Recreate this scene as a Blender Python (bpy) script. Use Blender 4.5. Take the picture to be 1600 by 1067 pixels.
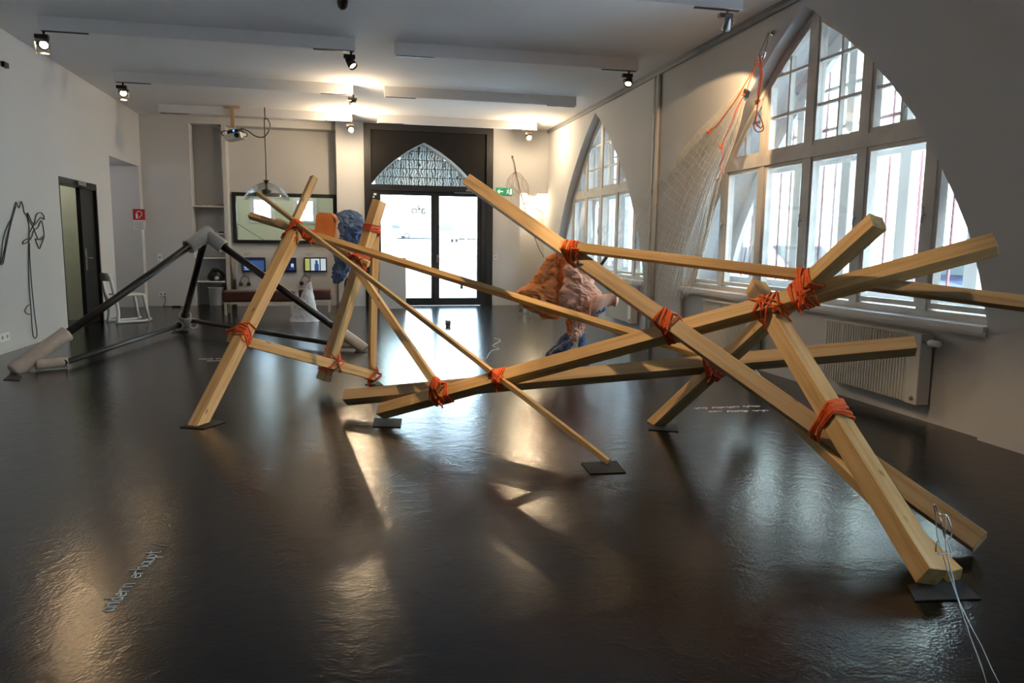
import bpy, bmesh, math, random
from mathutils import Vector, Matrix
random.seed(7)
for _o in list(bpy.data.objects):
    bpy.data.objects.remove(_o, do_unlink=True)
SC = bpy.context.scene
COL = SC.collection

# ------------------------------------------------------------------ camera, world, exposure
cam_data = bpy.data.cameras.new('camera')
cam_data.sensor_width = 36.0
cam_data.lens = 36.0 * 1155.4 / 1600.0
cam_data.clip_start = 0.05
cam_data.clip_end = 400
cam = bpy.data.objects.new('camera', cam_data)
COL.objects.link(cam)
cam.matrix_world = Matrix(((0.975799,0.017043,-0.218003,0.000000), (-0.218346,0.130092,-0.967161,0.000000), (0.011877,0.991355,0.130665,1.350000), (0,0,0,1)))
SC.camera = cam

world = bpy.data.worlds.new('overcast_sky')
SC.world = world
world.use_nodes = True
SKY_STRENGTH = 8.6
_bg = world.node_tree.nodes['Background']
_bg.inputs[0].default_value = (0.52, 0.77, 1.0, 1)
_bg.inputs[1].default_value = SKY_STRENGTH
SC.view_settings.view_transform = 'Standard'
SC.view_settings.look = 'None'
SC.view_settings.gamma = 1.0
SC.view_settings.use_curve_mapping = False
SC.view_settings.exposure = 0.88
try:
    SC.cycles.transparent_max_bounces = 24
    SC.cycles.sample_clamp_indirect = 6.0
    SC.cycles.caustics_reflective = False
    SC.cycles.caustics_refractive = False
except Exception:
    pass
# sun from behind the building: lights the street fronts and the square, never the room directly
sun_data = bpy.data.lights.new('sun', 'SUN'); sun_data.energy = 19.0; sun_data.angle = 0.02; sun_data.color = (1.0, 0.985, 0.96)
sun = bpy.data.objects.new('sun', sun_data); COL.objects.link(sun)
sun.rotation_euler = Vector((0.72, 0.45, -0.75)).to_track_quat('-Z', 'Y').to_euler()
SPOT_W = 32.0          # scale of the warm track spotlights

def portal(loc, rot, sx, sy):
    l = bpy.data.lights.new('sky_portal', 'AREA')
    l.shape = 'RECTANGLE'; l.size = sx; l.size_y = sy
    l.cycles.is_portal = True
    o = bpy.data.objects.new('sky_portal', l)
    o.location = loc; o.rotation_euler = rot
    COL.objects.link(o)
portal((5.32, 6.76, 2.2), (0, math.pi/2, 0), 3.1, 5.0)
portal((5.32, 12.95, 2.2), (0, math.pi/2, 0), 3.1, 5.0)
portal((5.32, 0.57, 2.2), (0, math.pi/2, 0), 3.1, 5.0)
portal((1.78, 17.0, 1.8), (-math.pi/2, 0, 0), 2.8, 3.6)

# ------------------------------------------------------------------ materials
MATS = {}
def new_mat(name):
    m = bpy.data.materials.new(name); m.use_nodes = True
    MATS[name] = m
    return m, m.node_tree.nodes, m.node_tree.links, m.node_tree.nodes['Principled BSDF']
def ramp(n, stops):
    r = n.new('ShaderNodeValToRGB')
    while len(r.color_ramp.elements) < len(stops): r.color_ramp.elements.new(0.5)
    for e, (p, c) in zip(r.color_ramp.elements, stops):
        e.position = p; e.color = (*c, 1) if len(c) == 3 else c
    return r
def simple(name, col, rough=0.6, metal=0.0, var=0.06, scale=6.0, bump=0.0, bscale=60.0, emit=None, es=0.0, spec=0.5, sheen=0.0):
    m, n, l, b = new_mat(name)
    tc = n.new('ShaderNodeTexCoord')
    nz = n.new('ShaderNodeTexNoise'); nz.inputs['Scale'].default_value = scale; nz.inputs['Detail'].default_value = 5
    l.new(tc.outputs['Object'], nz.inputs['Vector'])
    lo = tuple(max(0, c*(1-var)) for c in col); hi = tuple(min(1, c*(1+var)) for c in col)
    r = ramp(n, [(0.3, lo), (0.7, hi)])
    l.new(nz.outputs['Fac'], r.inputs[0]); l.new(r.outputs[0], b.inputs['Base Color'])
    b.inputs['Roughness'].default_value = rough; b.inputs['Metallic'].default_value = metal
    b.inputs['Specular IOR Level'].default_value = spec
    if bump:
        n2 = n.new('ShaderNodeTexNoise'); n2.inputs['Scale'].default_value = bscale; n2.inputs['Detail'].default_value = 4
        l.new(tc.outputs['Object'], n2.inputs['Vector'])
        bp = n.new('ShaderNodeBump'); bp.inputs['Strength'].default_value = bump; bp.inputs['Distance'].default_value = 0.01
        l.new(n2.outputs['Fac'], bp.inputs['Height']); l.new(bp.outputs[0], b.inputs['Normal'])
    if emit:
        b.inputs['Emission Color'].default_value = (*emit, 1); b.inputs['Emission Strength'].default_value = es
    return m
simple('wall_paint', (0.605, 0.60, 0.60), 0.85, var=0.02, scale=1.2, bump=0.06, bscale=40, spec=0.2)
simple('ceiling_paint', (0.80, 0.79, 0.80), 0.9, var=0.02, scale=1.0, spec=0.2)
simple('white_paint', (0.72, 0.71, 0.69), 0.6, var=0.03, scale=3)
simple('window_paint', (0.63, 0.59, 0.54), 0.5, var=0.10, scale=5, bump=0.05, bscale=50)
simple('outer_paint', (0.88, 0.89, 0.90), 0.5, var=0.03, scale=4)
simple('cream_paint', (0.78, 0.80, 0.66), 0.8, var=0.02)
simple('green_paint', (0.60, 0.62, 0.50), 0.8, var=0.02)
simple('black_steel', (0.008, 0.0095, 0.012), 0.45, var=0.1)
simple('black_panel', (0.0045, 0.004, 0.004), 0.6, var=0.1, spec=0.25)
simple('black_plastic', (0.012, 0.012, 0.013), 0.4, var=0.1)
simple('grey_metal', (0.30, 0.31, 0.33), 0.4, 0.6)
simple('dark_metal', (0.03, 0.026, 0.022), 0.4, 0.4)
simple('steel', (0.62, 0.62, 0.62), 0.25, 1.0)
simple('rubber', (0.022, 0.022, 0.023), 0.8, var=0.2, scale=12, bump=0.1)
simple('pipe_black', (0.014, 0.013, 0.012), 0.42, var=0.15, scale=8)
simple('pipe_grey', (0.52, 0.47, 0.42), 0.5, var=0.12, scale=9, bump=0.1, bscale=30)
simple('rope', (0.85, 0.13, 0.02), 0.55, var=0.2, scale=60, bump=0.5, bscale=160)
simple('rope_dark', (0.62, 0.10, 0.035), 0.6, var=0.2, scale=60, bump=0.4, bscale=160)
simple('fabric_orange', (0.78, 0.26, 0.075), 0.7, var=0.10, scale=7, bump=0.3, bscale=18)
simple('fabric_pink', (0.90, 0.50, 0.36), 0.7, var=0.08, scale=8, bump=0.3, bscale=18)
simple('fabric_blue', (0.14, 0.24, 0.46), 0.65, var=0.18, scale=9, bump=0.3, bscale=20)
simple('fabric_boot', (0.075, 0.10, 0.19), 0.6, var=0.35, scale=12, bump=0.3, bscale=25)
simple('paper_white', (0.74, 0.77, 0.84), 0.6, var=0.04, scale=6, bump=0.35, bscale=12)
simple('white_plastic', (0.78, 0.79, 0.77), 0.35, var=0.02)
simple('radiator_paint', (0.66, 0.63, 0.57), 0.4, var=0.03)
simple('leather', (0.085, 0.030, 0.022), 0.45, var=0.25, scale=10, bump=0.2, bscale=80)
simple('bench_leg', (0.72, 0.66, 0.52), 0.45, var=0.04)
simple('concrete', (0.52, 0.52, 0.52), 0.9, var=0.12, scale=1.5)
simple('street_stone', (0.62, 0.62, 0.63), 0.95, var=0.06, scale=0.8)
simple('pavement', (0.36, 0.36, 0.36), 0.95, var=0.08, scale=0.8)
simple('facade_pale', (0.70, 0.71, 0.66), 0.9, var=0.05, scale=0.8)
simple('facade_green', (0.62, 0.70, 0.60), 0.9, var=0.05, scale=0.8)
simple('facade_window', (0.40, 0.44, 0.47), 0.15, var=0.2, scale=0.6)
simple('deck_wood', (0.38, 0.20, 0.15), 0.8, var=0.2, scale=4)
simple('bar_red', (0.26, 0.09, 0.10), 0.6, var=0.1)
simple('car_silver', (0.55, 0.57, 0.60), 0.3, 0.5, var=0.02)
simple('car_blue', (0.03, 0.04, 0.09), 0.25, 0.3, var=0.02)
simple('car_white', (0.75, 0.76, 0.78), 0.3, var=0.02)
simple('car_glass', (0.02, 0.03, 0.035), 0.08, var=0.02)
simple('tyre', (0.02, 0.02, 0.02), 0.8, var=0.1)
simple('sign_red', (0.50, 0.012, 0.015), 0.45, var=0.02)
simple('sign_green', (0.02, 0.24, 0.10), 0.45, var=0.02, emit=(0.02, 0.3, 0.12), es=0.25)
simple('sign_white', (0.8, 0.8, 0.78), 0.5, var=0.02)
simple('sign_glow', (0.8, 0.85, 0.82), 0.5, var=0.02, emit=(0.8, 0.9, 0.85), es=0.5)
simple('ink', (0.10, 0.10, 0.10), 0.6, var=0.1)
simple('letter_grey', (0.30, 0.31, 0.33), 0.6, var=0.05)
simple('wire_black', (0.02, 0.02, 0.02), 0.4, var=0.1)
simple('wire_red', (0.17, 0.075, 0.06), 0.5, var=0.1)
simple('chalk', (0.93, 0.91, 0.86), 0.9, var=0.2, scale=40)
simple('net_thread', (0.62, 0.58, 0.50), 0.7, var=0.1)
simple('bone', (0.42, 0.34, 0.24), 0.7, var=0.3, scale=14)
simple('bin_grey', (0.50, 0.50, 0.52), 0.5, var=0.03)
simple('raw_pine', (0.55, 0.38, 0.22), 0.6, var=0.1, scale=8)
simple('projector_white', (0.62, 0.62, 0.60), 0.4, var=0.03)
simple('led_blue', (0.0, 0.05, 0.6), 0.3, emit=(0.03, 0.15, 1.0), es=6.0)
simple('lamp_glow', (1, 0.85, 0.6), 0.3, emit=(1.0, 0.74, 0.42), es=22.0)
simple('tube_glow', (1, 1, 0.95), 0.3, emit=(1.0, 0.98, 0.86), es=22.0)
simple('screen_blue', (0.02, 0.04, 0.10), 0.2, emit=(0.03, 0.07, 0.20), es=0.5)
simple('screen_pale', (0.1, 0.1, 0.1), 0.2, emit=(0.62, 0.76, 0.80), es=0.42)
simple('screen_yellow', (0.1, 0.1, 0.0), 0.2, emit=(0.50, 0.52, 0.16), es=0.4)
simple('screen_dark', (0.01, 0.012, 0.03), 0.2, emit=(0.012, 0.02, 0.06), es=0.4)
simple('cup_stuff', (0.50, 0.33, 0.28), 0.8, var=0.4, scale=50)

def glass(name, tint=(1, 1, 1), refl=0.07, rough=0.02):
    m = bpy.data.materials.new(name); m.use_nodes = True; MATS[name] = m
    n, l = m.node_tree.nodes, m.node_tree.links
    n.clear()
    out = n.new('ShaderNodeOutputMaterial')
    t = n.new('ShaderNodeBsdfTransparent'); t.inputs[0].default_value = (*tint, 1)
    g = n.new('ShaderNodeBsdfGlossy'); g.inputs['Roughness'].default_value = rough
    mx = n.new('ShaderNodeMixShader')
    fr = n.new('ShaderNodeFresnel'); fr.inputs[0].default_value = 1.25
    ad = n.new('ShaderNodeMath'); ad.operation = 'MULTIPLY_ADD'; ad.inputs[1].default_value = 0.5; ad.inputs[2].default_value = refl*0.15
    l.new(fr.outputs[0], ad.inputs[0]); l.new(ad.outputs[0], mx.inputs[0])
    l.new(t.outputs[0], mx.inputs[1]); l.new(g.outputs[0], mx.inputs[2]); l.new(mx.outputs[0], out.inputs[0])
    return m
glass('glass_clear', (0.992, 0.998, 0.996))
glass('glass_door', (0.985, 0.99, 0.99))
glass('glass_lamp', (0.965, 0.97, 0.975), 0.2)

def pattern_glass():
    m, n, l, b = new_mat('glass_pattern')
    tc = n.new('ShaderNodeTexCoord')
    wv = n.new('ShaderNodeTexWave'); wv.inputs['Scale'].default_value = 5.5; wv.inputs['Distortion'].default_value = 9.0
    wv.inputs['Detail'].default_value = 3.0; wv.inputs['Detail Scale'].default_value = 1.4
    l.new(tc.outputs['Object'], wv.inputs['Vector'])
    r = ramp(n, [(0.0, (0.13, 0.13, 0.12)), (0.35, (0.42, 0.43, 0.42)), (1.0, (0.60, 0.62, 0.60))])
    l.new(wv.outputs['Fac'], r.inputs[0]); l.new(r.outputs[0], b.inputs['Base Color'])
    b.inputs['Roughness'].default_value = 0.25
    tr = n.new('ShaderNodeBsdfTranslucent'); l.new(r.outputs[0], tr.inputs[0])
    mx = n.new('ShaderNodeMixShader'); mx.inputs[0].default_value = 0.46
    out = n['Material Output']
    l.new(b.outputs[0], mx.inputs[1]); l.new(tr.outputs[0], mx.inputs[2]); l.new(mx.outputs[0], out.inputs[0])
pattern_glass()

def floor_mat():
    m, n, l, b = new_mat('floor_black')
    tc = n.new('ShaderNodeTexCoord')
    big = n.new('ShaderNodeTexNoise'); big.inputs['Scale'].default_value = 0.9; big.inputs['Detail'].default_value = 6; big.inputs['Distortion'].default_value = 0.6
    l.new(tc.outputs['Object'], big.inputs['Vector'])
    rc = ramp(n, [(0.2, (0.0032, 0.0032, 0.0038)), (0.85, (0.006, 0.0056, 0.006))])
    l.new(big.outputs['Fac'], rc.inputs[0])
    # worn brownish stains and pale scuffs
    st = n.new('ShaderNodeTexNoise'); st.inputs['Scale'].default_value = 2.3; st.inputs['Detail'].default_value = 8; st.inputs['Distortion'].default_value = 1.2
    l.new(tc.outputs['Object'], st.inputs['Vector'])
    rs = ramp(n, [(0.50, (0, 0, 0)), (0.85, (1, 1, 1))]); l.new(st.outputs['Fac'], rs.inputs[0])
    mix = n.new('ShaderNodeMix'); mix.data_type = 'RGBA'
    l.new(rs.outputs[0], mix.inputs[0]); l.new(rc.outputs[0], mix.inputs[6]); mix.inputs[7].default_value = (0.009, 0.0068, 0.0055, 1)
    l.new(mix.outputs[2], b.inputs['Base Color'])
    b.inputs['Roughness'].default_value = 0.17
    b.inputs['Specular IOR Level'].default_value = 0.55
    # trowel swirls, fine grain
    sw = n.new('ShaderNodeTexNoise'); sw.inputs['Scale'].default_value = 9; sw.inputs['Detail'].default_value = 3; sw.inputs['Distortion'].default_value = 0.8
    l.new(tc.outputs['Object'], sw.inputs['Vector'])
    fine = n.new('ShaderNodeTexNoise'); fine.inputs['Scale'].default_value = 75; fine.inputs['Detail'].default_value = 3
    l.new(tc.outputs['Object'], fine.inputs['Vector'])
    b1 = n.new('ShaderNodeBump'); b1.inputs['Strength'].default_value = 0.10; b1.inputs['Distance'].default_value = 0.02
    l.new(sw.outputs['Fac'], b1.inputs['Height'])
    b2 = n.new('ShaderNodeBump'); b2.inputs['Strength'].default_value = 0.34; b2.inputs['Distance'].default_value = 0.003
    l.new(fine.outputs['Fac'], b2.inputs['Height']); l.new(b1.outputs[0], b2.inputs['Normal'])
    l.new(b2.outputs[0], b.inputs['Normal'])
floor_mat()

def wood_mats():
    for nm, dark, mid, light in (('wood', (0.52, 0.31, 0.115), (0.68, 0.445, 0.19), (0.78, 0.55, 0.275)),
                                 ('wood_grey', (0.38, 0.26, 0.135), (0.54, 0.385, 0.205), (0.62, 0.46, 0.27))):
        m, n, l, b = new_mat(nm)
        tc = n.new('ShaderNodeTexCoord'); oi = n.new('ShaderNodeObjectInfo')
        ad = n.new('ShaderNodeVectorMath'); ad.operation = 'ADD'
        mu = n.new('ShaderNodeVectorMath'); mu.operation = 'SCALE'; mu.inputs[0].default_value = (7.3, 3.1, 11.7)
        l.new(oi.outputs['Random'], mu.inputs['Scale'])
        l.new(tc.outputs['Object'], ad.inputs[0]); l.new(mu.outputs[0], ad.inputs[1])
        mp = n.new('ShaderNodeMapping'); mp.inputs['Scale'].default_value = (1, 1, 0.055)
        l.new(ad.outputs[0], mp.inputs[0])
        nz = n.new('ShaderNodeTexNoise'); nz.inputs['Scale'].default_value = 28; nz.inputs['Detail'].default_value = 6; nz.inputs['Distortion'].default_value = 0.5
        l.new(mp.outputs[0], nz.inputs['Vector'])
        r = ramp(n, [(0.30, dark), (0.50, mid), (0.72, light)]); l.new(nz.outputs['Fac'], r.inputs[0])
        # knots: rare stretched cells
        mk = n.new('ShaderNodeMapping'); mk.inputs['Scale'].default_value = (1, 1, 0.55); l.new(ad.outputs[0], mk.inputs[0])
        vo = n.new('ShaderNodeTexVoronoi'); vo.inputs['Scale'].default_value = 6.0; l.new(mk.outputs[0], vo.inputs['Vector'])
        rk = ramp(n, [(0.05, (1, 1, 1)), (0.11, (0, 0, 0))]); l.new(vo.outputs['Distance'], rk.inputs[0])
        mix = n.new('ShaderNodeMix'); mix.data_type = 'RGBA'
        fm = n.new('ShaderNodeMath'); fm.operation = 'MULTIPLY'; fm.inputs[1].default_value = 0.75; l.new(rk.outputs[0], fm.inputs[0])
        l.new(fm.outputs[0], mix.inputs[0]); l.new(r.outputs[0], mix.inputs[6]); mix.inputs[7].default_value = (0.16, 0.085, 0.04, 1)
        # slow tone drift along the length
        n3 = n.new('ShaderNodeTexNoise'); n3.inputs['Scale'].default_value = 1.6; l.new(ad.outputs[0], n3.inputs['Vector'])
        hs = n.new('ShaderNodeHueSaturation'); mr = n.new('ShaderNodeMapRange'); mr.inputs[3].default_value = 0.86; mr.inputs[4].default_value = 1.12
        l.new(n3.outputs['Fac'], mr.inputs[0]); l.new(mr.outputs[0], hs.inputs['Value']); l.new(mix.outputs[2], hs.inputs['Color'])
        l.new(hs.outputs[0], b.inputs['Base Color']); b.inputs['Roughness'].default_value = 0.55
        bp = n.new('ShaderNodeBump'); bp.inputs['Strength'].default_value = 0.12; bp.inputs['Distance'].default_value = 0.004
        l.new(nz.outputs['Fac'], bp.inputs['Height']); l.new(bp.outputs[0], b.inputs['Normal'])
wood_mats()

# ------------------------------------------------------------------ mesh helpers
def V(*a): return Vector(a if len(a) > 1 else a[0])
class MB:
    def __init__(s): s.v = []; s.f = []; s.sm = []; s.mi = []
    def add(s, vs, fs, smooth=False, mi=0):
        o = len(s.v); s.v += [Vector(p) for p in vs]
        for f in fs:
            s.f.append([i+o for i in f]); s.sm.append(smooth); s.mi.append(mi)
        return s
    def box(s, x0, x1, y0, y1, z0, z1, mi=0):
        return s.add([(x0,y0,z0),(x1,y0,z0),(x1,y1,z0),(x0,y1,z0),(x0,y0,z1),(x1,y0,z1),(x1,y1,z1),(x0,y1,z1)],
                     [(0,3,2,1),(4,5,6,7),(0,1,5,4),(1,2,6,5),(2,3,7,6),(3,0,4,7)], mi=mi)
    def obox(s, c, ax, ay, az, mi=0):   # oriented box, half vectors
        c, ax, ay, az = Vector(c), Vector(ax), Vector(ay), Vector(az)
        vs = [c+i*ax+j*ay+k*az for k in (-1, 1) for i, j in ((-1,-1),(1,-1),(1,1),(-1,1))]
        return s.add(vs, [(0,3,2,1),(4,5,6,7),(0,1,5,4),(1,2,6,5),(2,3,7,6),(3,0,4,7)], mi=mi)
    def prism(s, poly, fn, a, b, mi=0):  # poly of 2D pts, fn(p, t) -> 3D
        n = len(poly)
        vs = [fn(p, a) for p in poly]+[fn(p, b) for p in poly]
        fs = [tuple(range(n-1, -1, -1)), tuple(range(n, 2*n))]+[(i, (i+1) % n, n+(i+1) % n, n+i) for i in range(n)]
        return s.add(vs, fs, mi=mi)
    def tube(s, pts, r, n=6, closed=False, caps=True, mi=0):
        pts = [Vector(p) for p in pts]
        m = len(pts)
        if m < 2: return s
        rs = r if isinstance(r, (list, tuple)) else [r]*m
        tang = []
        for i in range(m):
            a = pts[(i-1) % m] if (closed or i > 0) else pts[i]
            b = pts[(i+1) % m] if (closed or i < m-1) else pts[i]
            t = b-a
            tang.append(t.normalized() if t.length > 1e-9 else Vector((0, 0, 1)))
        ref = Vector((0, 0, 1)) if abs(tang[0].z) < 0.9 else Vector((1, 0, 0))
        nrm = tang[0].cross(ref).normalized()
        vs = []
        for i in range(m):
            t = tang[i]
            nrm = nrm - t*nrm.dot(t)
            if nrm.length < 1e-6: nrm = t.orthogonal()
            nrm.normalize()
            bn = t.cross(nrm)
            for k in range(n):
                a = 2*math.pi*k/n
                vs.append(pts[i]+(nrm*math.cos(a)+bn*math.sin(a))*rs[i])
        fs = []
        for i in range(m if closed else m-1):
            j = (i+1) % m
            for k in range(n):
                fs.append((i*n+k, i*n+(k+1) % n, j*n+(k+1) % n, j*n+k))
        s.add(vs, fs, smooth=n > 4, mi=mi)
        if caps and not closed:
            o = len(s.v)-m*n
            s.f.append([o+k for k in range(n-1, -1, -1)]); s.sm.append(False); s.mi.append(mi)
            s.f.append([o+(m-1)*n+k for k in range(n)]); s.sm.append(False); s.mi.append(mi)
        return s
    def loft(s, rings, close_ends=True, smooth=True, mi=0):
        n = len(rings[0]); o = len(s.v)
        vs = [p for r in rings for p in r]
        fs = []
        for i in range(len(rings)-1):
            for k in range(n):
                fs.append((i*n+k, i*n+(k+1) % n, (i+1)*n+(k+1) % n, (i+1)*n+k))
        s.add(vs, fs, smooth, mi)
        if close_ends:
            s.f.append([o+k for k in range(n-1, -1, -1)]); s.sm.append(smooth); s.mi.append(mi)
            s.f.append([o+(len(rings)-1)*n+k for k in range(n)]); s.sm.append(smooth); s.mi.append(mi)
        return s
    def lathe(s, c, axis, prof, n=16, mi=0, smooth=True, ends=True):   # prof: (dist along axis, radius)
        c = Vector(c); ax = Vector(axis).normalized()
        a = ax.orthogonal().normalized(); b = ax.cross(a)
        rings = [[c+ax*h+(a*math.cos(2*math.pi*k/n)+b*math.sin(2*math.pi*k/n))*max(r, 1e-4) for k in range(n)] for h, r in prof]
        return s.loft(rings, ends, smooth, mi)
    def build(s, name, mat, parent=None, bevel=0.0, origin=None):
        xs = [p.x for p in s.v]; ys = [p.y for p in s.v]; zs = [p.z for p in s.v]
        if parent is None:
            o0 = Vector(origin) if origin is not None else Vector(((min(xs)+max(xs))/2, (min(ys)+max(ys))/2, min(zs)))
        else:
            o0 = Vector((0, 0, 0)); q = parent
            while q is not None:
                o0 = o0+q.location; q = q.parent
        me = bpy.data.meshes.new(name)
        me.from_pydata([tuple(p-o0) for p in s.v], [], s.f)
        bm = bmesh.new(); bm.from_mesh(me); bmesh.ops.recalc_face_normals(bm, faces=bm.faces); bm.to_mesh(me); bm.free()
        for p, sm, mi in zip(me.polygons, s.sm, s.mi):
            p.use_smooth = sm; p.material_index = mi
        for mm in (mat if isinstance(mat, (list, tuple)) else [mat]):
            me.materials.append(MATS[mm])
        me.update()
        ob = bpy.data.objects.new(name, me); COL.objects.link(ob)
        if parent is None: ob.location = o0
        else: ob.parent = parent
        if bevel:
            md = ob.modifiers.new('bevel', 'BEVEL'); md.width = bevel; md.segments = 2; md.limit_method = 'ANGLE'; md.angle_limit = 0.7
        return ob
def tag(o, label, cat, group=None, kind=None):
    o['label'] = label; o['category'] = cat
    if group: o['group'] = group
    if kind: o['kind'] = kind
    return o
def empty(name, loc):
    o = bpy.data.objects.new(name, None); o.location = Vector(loc); o.empty_display_size = 0.1; COL.objects.link(o); return o
def thing(name, loc, label, cat, group=None): return tag(empty(name, loc), label, cat, group)
def struct(o, label=None):
    o['kind'] = 'structure'
    if label: o['label'] = label
    return o
def smooth_path(pts, k=6, closed=False):    # Catmull-Rom
    pts = [Vector(p) for p in pts]; n = len(pts); out = []
    rng = range(n if closed else n-1)
    for i in rng:
        p0 = pts[(i-1) % n] if (closed or i > 0) else pts[i]
        p1 = pts[i]; p2 = pts[(i+1) % n]
        p3 = pts[(i+2) % n] if (closed or i+2 < n) else p2
        for j in range(k):
            t = j/k
            out.append(0.5*((2*p1)+(p2-p0)*t+(2*p0-5*p1+4*p2-p3)*t*t+(3*p1-p0-3*p2+p3)*t**3))
    if not closed: out.append(pts[-1])
    return out
def clip_half(poly, a, b, c):    # keep a*x+b*y <= c
    out = []
    for i in range(len(poly)):
        p, q = poly[i], poly[(i+1) % len(poly)]
        dp = a*p[0]+b*p[1]-c; dq = a*q[0]+b*q[1]-c
        if dp <= 0: out.append(p)
        if (dp < 0 < dq) or (dq < 0 < dp):
            t = dp/(dp-dq); out.append((p[0]+t*(q[0]-p[0]), p[1]+t*(q[1]-p[1])))
    return out
def clip_convex(poly, conv):     # conv counter-clockwise
    for i in range(len(conv)):
        p, q = conv[i], conv[(i+1) % len(conv)]
        nx, ny = q[1]-p[1], -(q[0]-p[0])
        poly = clip_half(poly, nx, ny, nx*p[0]+ny*p[1])
        if len(poly) < 3: return []
    return poly
def inset_convex(conv, t):
    poly = [(min(p[0] for p in conv)-1, min(p[1] for p in conv)-1), (max(p[0] for p in conv)+1, min(p[1] for p in conv)-1),
            (max(p[0] for p in conv)+1, max(p[1] for p in conv)+1), (min(p[0] for p in conv)-1, max(p[1] for p in conv)+1)]
    for i in range(len(conv)):
        p, q = conv[i], conv[(i+1) % len(conv)]
        nx, ny = q[1]-p[1], -(q[0]-p[0]); L = math.hypot(nx, ny)
        if L < 1e-6: continue
        nx /= L; ny /= L
        poly = clip_half(poly, nx, ny, nx*p[0]+ny*p[1]-t)
    return poly
def area2(poly): return abs(sum(poly[i][0]*poly[(i+1) % len(poly)][1]-poly[(i+1) % len(poly)][0]*poly[i][1] for i in range(len(poly))))/2

# ------------------------------------------------------------------ the room shell
ZC = 3.82
XL, XR, XP = -3.95, 4.39, 4.45       # left wall, right wall, parapet recess
YN = -3.2                            # wall behind the camera
struct(MB().box(-5.6, 5.1, YN-0.2, 16.85, -0.12, 0.0).build('floor', 'floor_black'))
struct(MB().box(-5.6, 5.1, YN-0.2, 16.85, ZC, ZC+0.2).build('ceiling', 'ceiling_paint'))
struct(MB().box(-5.6, 5.1, YN-0.2, YN, 0, ZC).build('wall_front', 'wall_paint'))

# arch profile: half width at a height
PROF = [(0.90, 2.43), (1.17, 2.345), (1.49, 2.21), (1.77, 2.04), (2.12, 1.80), (2.40, 1.58), (2.76, 1.235), (3.10, 0.855), (3.40, 0.465), (3.69, 0.0)]
SILL = 0.80
def arch_pts(c):                     # counter-clockwise in (Y, z): bottom near -> up the far side ...
    up = [(c+2.46, SILL)]+[(c+w, z) for z, w in PROF]
    dn = [(c-w, z) for z, w in reversed(PROF[:-1])]+[(c-2.46, SILL)]
    return up+dn
CW = (0.57, 6.76, 12.95)
def right_wall():
    m = MB()
    XO = 5.1
    ys = [YN]
    for c in CW: ys += [c-2.46, c+2.46]
    ys.append(16.9)
    for a, b in ((ys[0], ys[1]), (ys[2], ys[3]), (ys[4], ys[5]), (ys[6], ys[7])):
        m.box(XR, XO, a, b, 0, ZC)
    for c in CW:
        m.box(XP, XO, c-2.46, c+2.46, 0, SILL-0.01)           # parapet, set back a little
        P = arch_pts(c)
        top = P[:11]                                          # far spring point up to the apex
        for half in (P[:11], list(reversed(P[10:]))):
            for (y0, z0), (y1, z1) in zip(half[:-1], half[1:]):
                a, b = (XR, XO)
                vs = [(a,y0,z0),(a,y1,z1),(a,y1,ZC),(a,y0,ZC),(b,y0,z0),(b,y1,z1),(b,y1,ZC),(b,y0,ZC)]
                m.add(vs, [(0,1,2,3),(4,7,6,5),(0,4,5,1),(3,2,6,7)])
    return m
struct(right_wall().build('wall_right', 'wall_paint'))
# cornice rail along the right wall
struct(MB().box(XR-0.035, XR-0.001, YN, 16.05, ZC-0.075, ZC-0.001).box(XR-0.05, XR-0.001, YN, 16.05, ZC-0.03, ZC-0.001).build('trim_1', 'grey_metal'))

# left wall with a door opening and a passage
DL0, DL1, DLZ = 11.84, 13.49, 2.23
PS0, PS1, PSZ = 14.27, 16.15, 2.78
lw = MB()
lw.box(XL-0.16, XL, YN, DL0, 0, ZC).box(XL-0.16, XL, DL0, DL1, DLZ, ZC).box(XL-0.16, XL, DL1, PS0, 0, ZC)
lw.box(XL-0.16, XL, PS0, PS1, PSZ, ZC).box(XL-0.16, XL, PS1, 16.4, 0, ZC)
struct(lw.build('wall_left', 'wall_paint'))
# corridor behind the door and side passage
struct(MB().box(-5.6, -5.45, 9.5, 16.9, 0, ZC).box(-5.45, XL-0.16, 9.5, 9.6, 0, ZC).box(-5.45, XL-0.16, 13.66, 13.76, 0, ZC).build('wall_corridor', 'green_paint'))
struct(MB().box(-5.45, XL-0.16, PS1, PS1+0.1, 0, ZC).box(-5.45, XL-0.16, PS0-0.12, PS0, 0, ZC).box(-5.45, XL-0.16, PS0, PS1, PSZ, PSZ+0.1).build('wall_passage', 'wall_paint'))

# back wall: niche, recess, pier, door bay, corner niche
YB, YD, YE = 16.35, 16.05, 16.85
WZ0, WZ1, WX0, WX1 = 1.31, 2.35, -2.29, -0.18
bw = MB()
bw.box(XL, -3.03, YB, YE, 0, ZC)
bw.box(-3.03, -2.42, YB, YE, 3.68, ZC).box(-3.03, -2.42, 16.75, YE, 0, 3.68)
bw.box(-2.42, -2.34, YB, YE, 0, ZC)
bw.box(-2.34, -0.15, YB, YE, 3.67, ZC)
bw.box(-2.34, -0.15, 16.72, YE, WZ1, 3.67).box(-2.34, -0.15, 16.72, YE, 0, WZ0).box(-2.34, WX0, 16.72, YE, WZ0, WZ1).box(WX1, -0.15, 16.72, YE, WZ0, WZ1)
bw.box(-0.15, 0.41, YD, YE, 0, ZC)
bw.box(0.41, 3.15, YD, YE, 3.80, ZC)
bw.box(3.15, 3.76, YD, YE, 0, ZC)
bw.box(3.76, XR, YD, YE, 2.46, ZC).box(3.76, XR, 16.42, YE, 0, 2.46)
wb = struct(bw.build('wall_back', 'wall_paint'))
for z in (2.04, 1.49, 0.985, 0.50):
    MB().box(-3.03, -2.42, YB+0.02, 16.75, z-0.012, z+0.012).build('shelf', 'white_paint', wb)
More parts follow.
